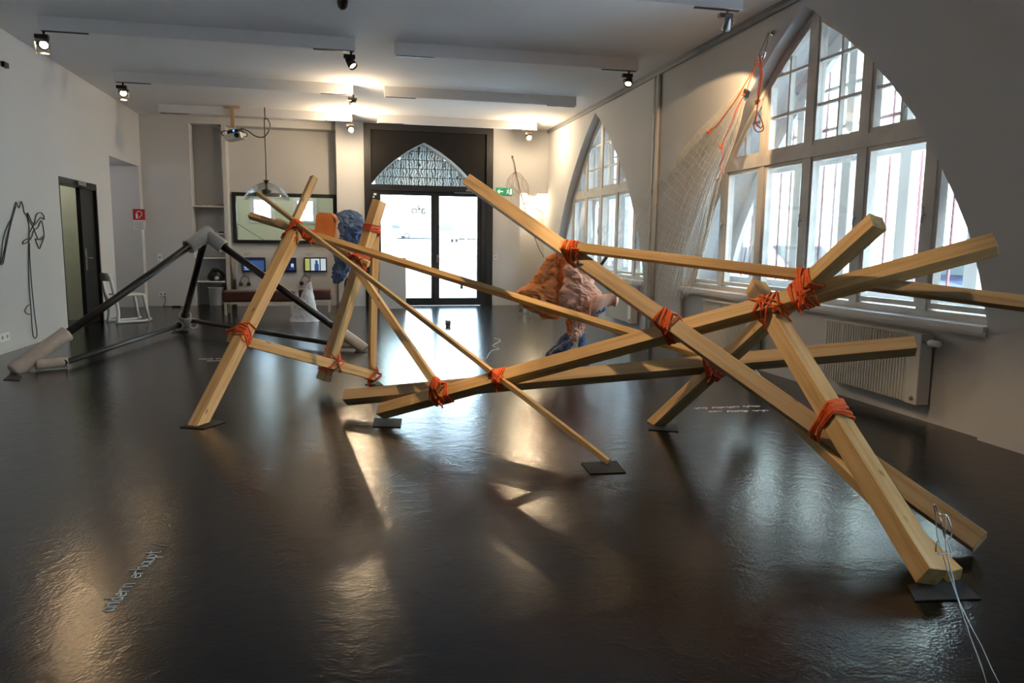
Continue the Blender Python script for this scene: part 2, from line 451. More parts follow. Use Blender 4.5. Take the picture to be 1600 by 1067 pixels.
struct(MB().box(XL+0.001, XL+0.012, YN, DL0-0.05, 0.0, 0.03).build('baseboard_left', 'wall_paint'))

# ------------------------------------------------------------------ arched box windows
def winfn(p, x): return (x, p[0], p[1])
def arch_window(idx, c):
    root = struct(empty('window_%d' % idx, (4.5, c, SILL)))
    root['label'] = 'tall pointed arch box window with painted timber casements, %s' % ({1: 'behind the crossed beams', 2: 'beside the entrance door', 6: 'added out of view along the wall past the bent wire'}[idx])
    A = inset_convex(list(arch_pts(c)), 0.003)
    # arch_pts runs far-bottom, apex, near-bottom: make it counter-clockwise in (Y, z)
    def ring(name, xa, xb, t0, t1, mat):
        o = inset_convex(A, t0) if t0 else A; i_ = inset_convex(A, t1)
        m = MB()
        n = len(o)
        for k in range(n):
            p, q = o[k], o[(k+1) % n]
            # quad strip along this edge of the ring
            dx, dy = q[0]-p[0], q[1]-p[1]; L = math.hypot(dx, dy)
            if L < 1e-4: continue
            im = [min(i_, key=lambda z: (z[0]-e[0])**2+(z[1]-e[1])**2) for e in (p, q)]
            m.prism([p, q, im[1], im[0]] if (im[0] != im[1]) else [p, q, im[0]], winfn, xa, xb)
        return m.build(name, mat, root)
    ring('frame', 4.455, 4.555, 0.0, 0.06, 'window_paint')
    IN = inset_convex(A, 0.055)
    def bar(name, y0, y1, z0, z1, xa, xb, mat='window_paint', conv=None):
        q = clip_convex([(y0, z0), (y1, z0), (y1, z1), (y0, z1)], conv or IN)
        if len(q) >= 3 and area2(q) > 2e-4: return MB().prism(q, winfn, xa, xb).build(name, mat, root)
    TZ0, TZ1 = 2.24, 2.36
    bar('transom', c-3, c+3, TZ0, TZ1, 4.445, 4.565)
    cols = [c-1.66, c-0.83, c, c+0.83, c+1.66]
    for k, y in enumerate(cols):
        w = 0.065 if k == 2 else 0.05
        bar('mullion', y-w, y+w, SILL, TZ0, 4.45, 4.56)
        if 0 < k < 4: bar('mullion', y-w, y+w, TZ1, 3.8, 4.45, 4.56)
    # casement sashes: a thin frame inside every opening, then panes
    edges = [c-2.46]+cols+[c+2.46]
    def sash(y0, y1, z0, z1, vbar, hbars):
        cell = clip_convex([(y0, z0), (y1, z0), (y1, z1), (y0, z1)], IN)
        if len(cell) < 3 or area2(cell) < 0.02: return
        inn = inset_convex(cell, 0.042)
        if len(inn) < 3 or area2(inn) < 0.008: return
        m = MB(); n = len(cell)
        for k in range(n):
            p, q = cell[k], cell[(k+1) % n]
            im = [min(inn, key=lambda z: (z[0]-e[0])**2+(z[1]-e[1])**2) for e in (p, q)]
            if math.hypot(q[0]-p[0], q[1]-p[1]) < 1e-4: continue
            m.prism([p, q, im[1], im[0]] if im[0] != im[1] else [p, q, im[0]], winfn, 4.462, 4.535)
        sh = m.build('sash', 'window_paint', root)
        ysplit = [y0-1]+([vbar] if vbar else [])+[y1+1]
        zsplit = [z0-1]+hbars+[z1+1]
        if vbar:
            q = clip_convex([(vbar-0.014, z0), (vbar+0.014, z0), (vbar+0.014, z1), (vbar-0.014, z1)], inn)
            if len(q) > 2: MB().prism(q, winfn, 4.475, 4.525).build('glazing_bar', 'window_paint', sh)
        for hz in hbars:
            q = clip_convex([(y0, hz-0.014), (y1, hz-0.014), (y1, hz+0.014), (y0, hz+0.014)], inn)
            if len(q) > 2: MB().prism(q, winfn, 4.476, 4.524).build('glazing_bar', 'window_paint', sh)
        for a, b in zip(ysplit[:-1], ysplit[1:]):
            for d, e in zip(zsplit[:-1], zsplit[1:]):
                q = clip_convex([(a, d), (b, d), (b, e), (a, e)], inn)
                if len(q) > 2 and area2(q) > 0.003: MB().prism(q, winfn, 4.497, 4.501).build('pane', 'glass_clear', sh)
    for a, b in zip(edges[:-1], edges[1:]):
        aa, bb = a+0.05, b-0.05
        sash(aa, bb, SILL+0.08, TZ0, None, [])
        mid = (a+b)/2
        if abs(mid-c) < 2.0: sash(aa, bb, TZ1, 3.7, mid, [2.74, 3.16] if abs(mid-c) < 0.8 else [2.74])
    # casement handles
    for y in (c-0.83+0.03, c+0.03, c+1.66-0.02, c-1.66+0.03):
        if idx == 1 or y in (c+0.03,):
            h = MB(); h.tube([(4.462, y, 1.62), (4.425, y, 1.62)], 0.011, 8); h.tube([(4.425, y, 1.555), (4.425, y, 1.685)], 0.009, 8)
            h.build('handle', 'steel', root)
    # outer casements
    B = inset_convex(A, 0.10)
    OX0, OX1 = 4.90, 4.965
    INO = inset_convex(A, 0.16)
    m = MB()
    for k in range(len(A)):
        p, q = A[k], A[(k+1) % len(A)]
        im = [min(INO, key=lambda z: (z[0]-e[0])**2+(z[1]-e[1])**2) for e in (p, q)]
        m.prism([p, q, im[1], im[0]] if im[0] != im[1] else [p, q, im[0]], winfn, OX0, OX1)
    m.build('outer_frame', 'outer_paint', root)
    bar('outer_transom', c-3, c+3, 2.22, 2.38, OX0, OX1, 'outer_paint', INO)
    for k, y in enumerate(cols):
        bar('outer_mullion', y-0.068, y+0.068, SILL, 2.22, OX0, OX1, 'outer_paint', INO)
        if 0 < k < 4: bar('outer_mullion', y-0.06, y+0.06, 2.38, 3.8, OX0, OX1, 'outer_paint', INO)
    for a, b in zip(edges[:-1], edges[1:]):
        for z0, z1 in ((SILL, 2.22), (2.38, 3.8)):
            q = clip_convex([(a+0.06, z0+0.06), (b-0.06, z0+0.06), (b-0.06, z1), (a+0.06, z1)], INO)
            if len(q) > 2 and area2(q) > 0.01: MB().prism(q, winfn, 4.93, 4.934).build('outer_pane', 'glass_clear', root)
            if z0 > 2:
                hb = clip_convex([(a+0.06, 2.98), (b-0.06, 2.98), (b-0.06, 3.01), (a+0.06, 3.01)], INO)
                if len(hb) > 2 and area2(hb) > 1e-3: MB().prism(hb, winfn, 4.91, 4.955).build('outer_glazing_bar', 'outer_paint', root)
    # box lining at the sill and the inside sill board
    MB().box(4.56, 5.1, c-2.40, c+2.40, SILL-0.008, SILL+0.05).build('box_floor', 'outer_paint', root)
    MB().box(4.275, 4.56, c-2.455, c+2.455, SILL-0.035, SILL+0.012).box(4.30, 4.45, c-2.455, c+2.455, SILL-0.06, SILL-0.035).build('window_sill', 'white_paint', root)
    # iron bars outside
    y = c-2.3
    while y < c+2.31:
        q = clip_convex([(y-0.009, SILL), (y+0.009, SILL), (y+0.009, 3.7), (y-0.009, 3.7)], A)
        if len(q) > 2: MB().prism(q, winfn, 5.04, 5.058).build('bar', 'bar_red', root)
        y += 0.205
    bar('bar_rail', c-3, c+3, 2.60, 2.63, 5.035, 5.063, 'bar_red', A)
    root.location.x += 0.08
    return root
arch_window(1, CW[1])
arch_window(2, CW[2])
arch_window(6, CW[0])  # unseen third window, added for more daylight on the foreground beams

# ------------------------------------------------------------------ entrance door bay
door = struct(empty('door_1', (1.78, YD, 0)), 'black steel double glass door under a black panel with pointed fanlight')
X0, X1, ZT = 0.41, 3.15, 3.80
fy0, fy1 = YD-0.03, YD+0.14
MB().box(X0, X0+0.145, fy0, fy1, 0, ZT).box(X1-0.145, X1, fy0, fy1, 0, ZT).box(X0+0.145, X1-0.145, fy0, fy1, ZT-0.13, ZT).build('door_frame', 'black_steel', door)
MB().box(X0+0.145, X1-0.145, fy0, fy1, 2.44, 2.56).build('transom', 'black_steel', door)
MB().box(X0+0.145, 0.66, fy0+0.02, fy1-0.02, 0, 2.44).box(2.90, X1-0.145, fy0+0.02, fy1-0.02, 0, 2.44).build('side_post', 'black_steel', door)
# black panel with the pointed arch cut-out
FC, FZ0, FZ1 = 1.67, 2.56, 3.46
ARC = [(1.12, 0.0), (0.98, 0.17), (0.80, 0.36), (0.60, 0.53), (0.36, 0.70), (0.15, 0.82), (0.0, 0.895)]
PX0, PX1 = X0+0.145, X1-0.145
pm = MB()
for sgn in (-1, 1):
    edge = PX0 if sgn < 0 else PX1
    for (w0, h0), (w1, h1) in zip(ARC[:-1], ARC[1:]):
        quad = [(edge, FZ0+h0), (FC+sgn*w0, FZ0+h0), (FC+sgn*w1, FZ0+h1), (edge, FZ0+h1)]
        pm.prism(quad, lambda p, y: (p[0], y, p[1]), YD+0.02, YD+0.06)
pm.box(PX0, PX1, YD+0.02, YD+0.06, FZ1-0.005, ZT-0.13)
pm.build('arch_panel', 'black_panel', door)
rv = MB()   # deep masonry reveal of the fanlight
for sgn in (-1, 1):
    for (w0, h0), (w1, h1) in zip(ARC[:-1], ARC[1:]):
        quad = [(FC+sgn*w0, FZ0+h0), (FC+sgn*(w0+0.03), FZ0+h0+0.02), (FC+sgn*(w1+0.03), FZ0+h1+0.03), (FC+sgn*w1, FZ0+h1)]
        rv.prism(quad, lambda p, y: (p[0], y, p[1]), YD+0.06, YE-0.12)
rv.build('fanlight_reveal', 'wall_paint', door)
AC = [(FC-w, FZ0+h) for w, h in ARC]+[(FC+w, FZ0+h) for w, h in reversed(ARC[:-1])]
AC = list(reversed(AC))
ysn = 0
gx = FC-1.2
fan = MB()
while gx < FC+1.2:
    for r in range(5):
        z0 = FZ0+0.02+r*0.185
        q = clip_convex([(gx+0.006, z0+0.006), (gx+0.179, z0+0.006), (gx+0.179, z0+0.179), (gx+0.006, z0+0.179)], AC)
        if len(q) > 2 and area2(q) > 0.004:
            dy = random.uniform(-0.006, 0.006)
            MB().prism(q, lambda p, y: (p[0], y, p[1]), 16.55+dy, 16.56+dy).build('fanlight_pane', 'glass_pattern', door)
    gx += 0.185
for k in range(14):
    x = FC-1.2+0.185*k
    q = clip_convex([(x-0.005, FZ0), (x+0.005, FZ0), (x+0.005, FZ1+0.1), (x-0.005, FZ1+0.1)], AC)
    if len(q) > 2: fan.prism(q, lambda p, y: (p[0], y, p[1]), 16.54, 16.57)
for k in range(6):
    z = FZ0+0.02+0.185*k
    q = clip_convex([(FC-2, z-0.005), (FC+2, z-0.005), (FC+2, z+0.005), (FC-2, z+0.005)], AC)
    if len(q) > 2: fan.prism(q, lambda p, y: (p[0], y, p[1]), 16.54, 16.57)
fan.build('fanlight_lead', 'dark_metal', door)
# leaves
def leaf(xa, xb, hinge_left):
    m = MB(); s_ = 0.085
    ly0, ly1 = YD+0.02, YD+0.08
    m.box(xa, xa+s_, ly0, ly1, 0.004, 2.441).box(xb-s_, xb, ly0, ly1, 0.004, 2.441).box(xa+s_, xb-s_, ly0, ly1, 0.004, 0.165).box(xa+s_, xb-s_, ly0, ly1, 2.35, 2.441)
    lf = m.build('door_leaf', 'black_steel', door)
    MB().box(xa+s_, xb-s_, YD+0.045, YD+0.055, 0.165, 2.35).build('pane', 'glass_door', lf)
    return lf
lf1 = leaf(0.66, 1.90, True); lf2 = leaf(1.902, 2.90, False)
hd = MB().tube([(1.945, YD+0.02, 1.05), (1.945, YD-0.04, 1.05), (2.05, YD-0.04, 1.05)], 0.010, 8).box(1.93, 1.96, YD+0.012, YD+0.02, 0.93, 1.10)
hd.build('handle', 'steel', lf2)
MB().box(2.55, 2.86, YD-0.055, YD-0.03, 2.455, 2.50).box(2.30, 2.84, YD-0.05, YD-0.035, 2.415, 2.432).build('door_closer', 'steel', door)
MB().box(0.60, 0.66, YD-0.05, YD-0.03, 2.33, 2.37).box(0.58, 0.62, YD-0.05, YD-0.03, 2.28, 2.31).build('door_contact', 'white_plastic', door)
def flat_text(body, loc, size, rot, mat, name, parent, sx=1):
    cu = bpy.data.curves.new(name, 'FONT'); cu.body = body; cu.size = size; cu.extrude = 0.0008; cu.offset = 0.003
    o = bpy.data.objects.new(name, cu); COL.objects.link(o)
    cu.materials.append(MATS[mat])
    o.rotation_euler = rot
    if parent is not None:
        o0 = Vector((0, 0, 0)); q = parent
        while q is not None: o0 += q.location; q = q.parent
        o.parent = parent; o.location = Vector(loc)-o0
    else: o.location = loc
    return o
# window lettering, read from the street (mirrored from inside)
flat_text('.afo', (1.75, YD+0.058, 1.97), 0.25, (math.pi/2, 0, math.pi), 'ink', 'lettering', lf1)
MB().box(2.45, 2.51, YD+0.056, YD+0.058, 0.36, 0.45).build('sticker', 'letter_grey', lf2)

# ------------------------------------------------------------------ side door in the left wall
d2 = struct(empty('door_2', (XL, (DL0+DL1)/2, 0)), 'black double door in the left wall, one leaf standing open')
MB().box(XL-0.14, XL+0.004, DL0, DL1, DLZ-0.10, DLZ).box(XL-0.14, XL+0.004, DL0, DL0+0.025, 0, DLZ-0.10).box(XL-0.14, XL+0.004, DL1-0.05, DL1, 0, DLZ-0.10).build('door_frame', 'black_steel', d2)
dl = MB().box(XL-0.10, XL-0.04, 12.82, DL1-0.05, 0.01, DLZ-0.10).build('door_leaf', 'black_steel', d2)
MB().box(XL-0.04, XL-0.030, 12.86, 12.94, 0.86, 1.20).tube([(XL-0.03, 12.90, 1.05), (XL+0.03, 12.90, 1.05), (XL+0.03, 13.0, 1.05)], 0.011, 8).build('handle', 'steel', dl)
MB().box(XL+0.004, XL+0.05, 12.50, 12.85, DLZ-0.075, DLZ-0.015).build('door_closer', 'steel', d2)
ol = MB().box(-5.0, XL-0.16, 11.86, 11.90, 0.01, DLZ-0.10).build('door_leaf', 'black_steel', d2)

# ------------------------------------------------------------------ room behind the internal window
struct(MB().box(-4.2, 1.2, 19.6, 19.75, 0, 1.85).box(-4.2, 1.2, 19.6, 19.75, 2.38, 3.0).box(-4.2, -2.22, 19.6, 19.75, 1.85, 2.38).box(-1.77, -1.18, 19.6, 19.75, 1.85, 2.38).box(-0.75, 1.2, 19.6, 19.75, 1.85, 2.38)
       .box(-4.2, -4.1, YE, 19.6, 0, 3.0).box(0.35, 0.41, YE, 19.6, 0, 3.0).box(-4.1, 0.35, YE, YE+0.03, 0, WZ0).box(-4.1, 0.35, YE, YE+0.03, WZ1, 3.0)
       .build('wall_office', 'cream_paint'))
struct(MB().box(-4.2, 0.41, YE, 19.75, -0.1, 0).build('floor_office', 'concrete'))
struct(MB().box(-4.2, 0.41, YE, 19.75, 3.0, 3.1).build('ceiling_office', 'cream_paint'))
iw = struct(empty('window_3', ((WX0+WX1)/2, 16.72, WZ0)), 'black framed wide internal window looking into a cream office')
b_ = 0.062
MB().box(WX0-0.01, WX1+0.01, 16.66, 16.86, WZ1-b_, WZ1+0.01).box(WX0-0.01, WX1+0.01, 16.66, 16.86, WZ0-0.01, WZ0+b_).box(WX0-0.01, WX0+b_, 16.66, 16.86, WZ0+b_, WZ1-b_).box(WX1-b_, WX1+0.01, 16.66, 16.86, WZ0+b_, WZ1-b_).build('frame', 'black_steel', iw)
MB().box(WX0+b_, WX1-b_, 16.78, 16.785, WZ0+b_, WZ1-b_).build('pane', 'glass_clear', iw)
for k, (xa, xb) in enumerate(((-2.22, -1.77), (-1.18, -0.75))):
    w = struct(empty('window_%d' % (4+k), ((xa+xb)/2, 19.6, 1.85)), 'small white casement window in the office wall, %s' % ('behind the pendant lamp dome' if k == 0 else 'behind the orange pack'))
    f = MB().box(xa-0.07, xa+0.03, 19.55, 19.72, 1.80, 2.43).box(xb-0.03, xb+0.07, 19.55, 19.72, 1.80, 2.43).box(xa+0.03, xb-0.03, 19.55, 19.72, 2.36, 2.43).box(xa+0.03, xb-0.03, 19.55, 19.72, 1.80, 1.87)
    f.box((xa+xb)/2-0.008, (xa+xb)/2+0.008, 19.6, 19.68, 1.87, 2.36).box(xa+0.03, xb-0.03, 19.6, 19.68, 2.13, 2.146)
    f.build('frame', 'outer_paint', w)
    for px0, px1 in ((xa+0.03, (xa+xb)/2-0.008), ((xa+xb)/2+0.008, xb-0.03)):
        for pz0, pz1 in ((1.87, 2.13), (2.146, 2.36)):
            MB().box(px0, px1, 19.64, 19.644, pz0, pz1).build('pane', 'glass_clear', w)
ofl = thing('added_tube_lamp', (-1.6, 18.0, 2.94), 'added fluorescent tube lamp, out of view on the office ceiling behind the internal window', 'lamp')  # hidden lamp added to brighten the cream office
MB().box(-2.6, -0.6, 17.95, 18.05, 2.955, 2.999).build('housing', 'white_plastic', ofl)
MB().tube([(-2.5, 18.0, 2.935), (-0.7, 18.0, 2.935)], 0.02, 10).build('tube', 'tube_glow', ofl)
tag(MB().tube([(-2.35, 17.4, 1.75), (-1.5, 17.4, 1.2), (-1.2, 17.4, 0.6), (-1.2, 17.4, 0.002)], 0.006, 6).build('cable', 'wire_black'), 'thin black cable hanging slack inside the office', 'cable')

# ------------------------------------------------------------------ ceiling trunking and spotlights
TRACKS = [(-3.31, 0.165, 9.65, 'cream ceiling lighting trunking with a barn-door spotlight at its wall end'),
          (-3.30, 0.165, 12.40, 'cream ceiling lighting trunking nearest the passage opening, spotlight at each end'),
          (-3.29, 0.17, 15.10, 'cream ceiling lighting trunking that the projector bracket stands beside'),
          (0.64, 3.865, 9.70, 'cream ceiling lighting trunking ending in a lit round spotlight near the arched windows'),
          (0.65, 3.85, 12.40, 'plain cream ceiling lighting trunking without a spotlight'),
          (0.66, 3.855, 15.08, 'cream ceiling lighting trunking above the black entrance panel'),
          (0.64, 3.866, 7.02, 'cream ceiling lighting trunking carrying the small silver spotlight')]
TZ = ZC-0.155
for x0, x1, y, lab in TRACKS:
    t = thing('ceiling_trunking', ((x0+x1)/2, y, TZ), lab, 'light track', 'ceiling trunkings')
    MB().box(x0, x1, y-0.045, y+0.045, TZ, ZC).build('housing', 'ceiling_paint', t, bevel=0.004)
    for xa, xb in ((x0+0.02, x0+0.5), (x1-0.5, x1-0.02)):
        MB().box(xa, xb, y-0.018, y+0.018, TZ-0.008, TZ).build('track_slot', 'dark_metal', t)
def spotlight(x, y, target, lab, on=True, power=1.0, r=0.055, barn=False, z=None, angle=70, body='dark_metal', soft=0.35, radius=0.03, bare=0):
    z = z or TZ-0.15
    t = thing('spotlight', (x, y, TZ-0.3), lab, 'spotlight', 'track spotlights')
    MB().tube([(x, y, TZ-0.008), (x, y, TZ-0.05)], 0.014, 8).build('stem', body, t)
    MB().box(x-0.09, x+0.05, y-0.03, y+0.03, TZ-0.095, TZ-0.05).build('transformer', body, t, bevel=0.004)
    c = Vector((x, y, z)); d = (Vector(target)-c).normalized()
    side = d.cross(Vector((0, 0, 1))).normalized()
    MB().tube([(x+0.04, y, TZ-0.095), c+side*(r+0.012)+Vector((0, 0, 0.03)), c+side*(r+0.012), c+side*(r-0.01)], 0.008, 6).build('yoke', body, t)
    hd = MB().lathe(c, d, [(-0.10, r*0.35), (-0.095, r*0.62), (-0.05, r*0.8), (0.02, r), (0.055, r), (0.055, r*0.86), (0.03, r*0.8)], 18).build('head', body, t)
    MB().lathe(c, d, [(0.031, r*0.78), (0.036, r*0.6), (0.040, 0.001)], 18).build('lens', 'lamp_glow' if on else 'steel', t)
    if barn:
        up = side.cross(d).normalized(); m = MB(); q = r*1.25
        for s_ in (-1, 1):
            m.obox(c+d*0.10+side*s_*q, d*0.05, up*q, side*0.002)
            m.obox(c+d*0.10+up*s_*q, d*0.05, side*q, up*0.002)
        m.build('barn_door', 'steel', t)
    if bare:
        l = bpy.data.lights.new('bulb_light', 'POINT'); l.energy = SPOT_W*bare; l.color = (1.0, 0.76, 0.48); l.shadow_soft_size = 0.03
        o = bpy.data.objects.new('bulb_light', l); COL.objects.link(o); o.parent = t; o.location = (c+d*0.16)-t.location
    if on:
        l = bpy.data.lights.new('spot_beam', 'SPOT'); l.energy = SPOT_W*power; l.color = (1.0, 0.67, 0.35)
        l.spot_size = math.radians(angle); l.spot_blend = soft; l.shadow_soft_size = radius
        o = bpy.data.objects.new('spot_beam', l); COL.objects.link(o)
        o.parent = t; o.location = (c+d*0.16)-t.location
        o.rotation_euler = d.to_track_quat('-Z', 'Y').to_euler()
spotlight(-3.26, 9.62, (-2.2, 3.0, 0), 'lit spotlight with square barn-door frame near the left wall drawing', barn=True, power=0.6)
spotlight(-3.18, 12.38, (-1.4, 6.0, 0), 'lit black spotlight above the side door in the left wall', barn=True, power=0.10)
spotlight(0.11, 9.62, (2.0, 7.9, 0.6), 'lit spotlight with exposed round bulb facing the beams at the trunking gap', power=2.6, angle=52)
spotlight(0.17, 12.36, (0.3, 8.0, 0.4), 'glaring spotlight at the middle trunking end by the room centre', power=0.5, bare=0.6)
spotlight(0.15, 15.06, (0.1, 7.0, 0.0), 'glaring spotlight beside the black entrance panel', power=0.9, angle=70, bare=1.7)
spotlight(3.70, 15.06, (2.4, 7.0, 0), 'glaring spotlight in the corner above the exit sign', power=0.9, bare=1.2)
spotlight(3.73, 9.66, (2.3, 7.4, 0.2), 'lit round spotlight in black housing on the trunking between the arched windows', power=1.7, angle=46)
spotlight(3.70, 6.98, (4.36, 8.9, 1.9), 'small silver spotlight with a bare bulb by the big arched window', power=2.3, body='grey_metal', r=0.045, angle=74, soft=0.1)
# trunkings nearer than the frame, two unseen spotlights added to light the beams (the room goes on behind the camera)
for k, (x0, x1, y) in enumerate(((-3.3, 0.165, 7.02), (-3.3, 0.165, 4.35), (0.64, 3.86, 4.35))):
    t = thing('ceiling_trunking', ((x0+x1)/2, y, TZ), ['cream ceiling trunking over the standing beams', 'cream ceiling trunking by the left wall above the dark floor', 'cream ceiling trunking above the long crossed beams'][k], 'light track', 'ceiling trunkings')
    MB().box(x0, x1, y-0.045, y+0.045, TZ, ZC).build('housing', 'ceiling_paint', t)
spotlight(1.75, 4.33, (0.1, 6.2, 0.6), 'added spotlight out of view, washing the lashed beams from the front trunking', power=4.8, angle=62)
spotlight(0.70, 4.33, (1.9, 3.9, 0.4), 'added spotlight out of view over the long crossed beams', power=3.0, angle=70)
det = tag(MB().lathe((0.016,8.162,3.82), (0, 0, -1), [(0, 0.055), (0.05, 0.055), (0.085, 0.045), (0.11, 0.02)], 18).build('smoke_detector', 'dark_metal'), 'round dark smoke detector on the ceiling', 'detector')

# ------------------------------------------------------------------ timber beams
BEAMS = {
    'A': ((-1.064,5.746,0.012), (-0.44,7.016,1.425), (-0.399,-0.587,0.704), 0.095, 0.095),
    'R': ((-0.68,7.101,1.041), (-0.279,7.508,1.964), (-0.757,-0.41,0.509), 0.062, 0.062),
    'B': ((2.261,2.358,-0.001), (2.496,4.181,1.103), (0.147,-0.526,0.837), 0.098, 0.098),
    'C': ((2.716,2.592,0.04), (0.98,5.998,1.845), (-0.624,-0.59,0.513), 0.095, 0.095),
    'D': ((0.244,5.621,0.047), (3.288,3.223,1.378), (-0.645,-0.494,0.583), 0.093, 0.093),
    'E': ((-0.014,5.897,0.129), (3.508,3.966,0.741), (-0.447,-0.608,0.656), 0.095, 0.095),
    'F': ((2.306,5.09,0.014), (2.675,3.345,1.487), (-0.971,-0.005,0.238), 0.088, 0.088),
    'G': ((1.443,4.905,1.342), (2.63,3.821,1.185), (-0.605,-0.713,0.354), 0.060, 0.060),
    'H': ((2.779,3.722,1.166), (3.396,2.816,1.07), (-0.734,-0.543,0.407), 0.066, 0.066),
    'I': ((-0.878,7.519,1.588), (2.433,4.747,0.596), (-0.293,-0.612,0.734), 0.052, 0.052),
    'J': ((1.565,4.191,0.003), (-0.799,7.499,1.798), (0.279,-0.296,0.913), 0.036, 0.036),
    'K': ((-0.61,7.172,1.533), (0.203,6.773,1.154), (0.294,-0.27,0.917), 0.055, 0.055),
    'L': ((0.313,6.959,1.725), (-0.217,6.889,0.092), (-0.681,-0.688,0.251), 0.095, 0.095),
    'M': ((0.281,7.062,1.589), (0.227,7.09,0.023), (-0.941,-0.338,0.026), 0.065, 0.065),
    'N': ((-0.936,6.331,0.575), (0.255,7.001,0.1), (0.517,-0.851,0.096), 0.085, 0.050),
    'O': ((0.074,6.812,1.158), (0.627,5.243,0.332), (0.629,-0.177,0.757), 0.056, 0.056),
    'Q': ((2.37,3.54,0.432), (2.391,2.383,0.018), (-0.168,-0.335,0.927), 0.060, 0.060),
}
BLAB = {
 'A': 'thick pine beam leaning up from a floor mat, orange rope near its top and its middle',
 'R': 'pale pine batten pointing up above the rope knot, with a square sawn top',
 'B': 'thick pine beam rising from the floor by the bent wire, two sides lit',
 'C': 'longest weathered pine beam, running down from before the fanlight to the floor by the bent wire',
 'D': 'long thick pine beam rising from a floor mat to a free end before the big arched window',
 'E': 'low long pine beam ending free in front of the ribbed radiator',
 'F': 'stout pine beam standing on a small mat with its square end pointing at the window',
 'G': 'slender pine batten lying nearly level between two orange lashings before the windows',
 'H': 'pale weathered board reaching past the window sill out over the right wall',
 'I': 'long thin pine batten crossing in front of the glass door',
 'J': 'thinnest pine batten sloping from the pendant lamp down to a grey diamond mat',
 'K': 'short pine batten with a blunt end tied under the long thin batten',
 'L': 'slanting pine post beside the blue coat with a wide sawn top',
 'M': 'upright thin pine post standing before the glass door',
 'N': 'low flat pine rail tied across three uprights',
 'O': 'short pine strut from the blue coat down onto the long beam, one edge in shadow',
 'Q': 'small pine batten hidden behind the thick beam foot by the bent wire',
}
GREY = {'C', 'H', 'E'}
BM = {}
for key, (p, q, n1, w, h) in BEAMS.items():
    p, q, n1 = Vector(p), Vector(q), Vector(n1)
    ax = (q-p).normalized(); n1 = (n1-ax*n1.dot(ax)).normalized(); n2 = ax.cross(n1)
    L = (q-p).length
    # lift the lower end so its lowest corner stands on the mat (6 mm)
    M = Matrix((n1, n2, ax)).transposed()
    low = min((p+n1*i*h/2+n2*j*w/2).z for i in (-1, 1) for j in (-1, 1)); low2 = min((q+n1*i*h/2+n2*j*w/2).z for i in (-1, 1) for j in (-1, 1))
    lift = {'p': 0.0, 'q': 0.0}
    if low < 0.05: p = p+Vector((0, 0, 0.0065-low))
    if low2 < 0.05: q = q+Vector((0, 0, 0.0065-low2))
    ax = (q-p).normalized(); n1 = (n1-ax*n1.dot(ax)).normalized(); n2 = ax.cross(n1); L = (q-p).length
    nseg = 8; me = bpy.data.meshes.new('timber_beam'); vs = []; fs = []
    rnd = random.Random(ord(key))
    bow = rnd.uniform(-0.006, 0.006)
    for i in range(nseg+1):
        t = i/nseg
        for a, b in ((-1, -1), (1, -1), (1, 1), (-1, 1)):
            vs.append((a*h/2+bow*math.sin(math.pi*t), b*w/2, t*L))
    for i in range(nseg):
        for k in range(4):
            fs.append((i*4+k, i*4+(k+1) % 4, (i+1)*4+(k+1) % 4, (i+1)*4+k))
    fs += [(3, 2, 1, 0), tuple(nseg*4+k for k in range(4))]
    if key in 'AFM':      # foot sawn flush with the mat
        r0 = 0 if p.z < q.z else nseg*4
        for k in range(4):
            lx, ly, lz = vs[r0+k]; wz = (p+n1*lx+n2*ly+ax*lz).z
            vs[r0+k] = (lx, ly, lz+(0.0065-wz)/ax.z)
    me.from_pydata(vs, [], fs); me.materials.append(MATS['wood_grey' if key in GREY else 'wood']); me.update()
    o = bpy.data.objects.new('timber_beam', me); COL.objects.link(o)
    R3 = Matrix((n1, n2, ax)).transposed()
    o.matrix_world = Matrix.Translation(p) @ R3.to_4x4()
    md = o.modifiers.new('bevel', 'BEVEL'); md.width = 0.0035; md.segments = 2; md.limit_method = 'ANGLE'
    tag(o, BLAB[key], 'wooden beam', 'lashed timber beams')
    BM[key] = (p, ax, n1, n2, w, h, L)

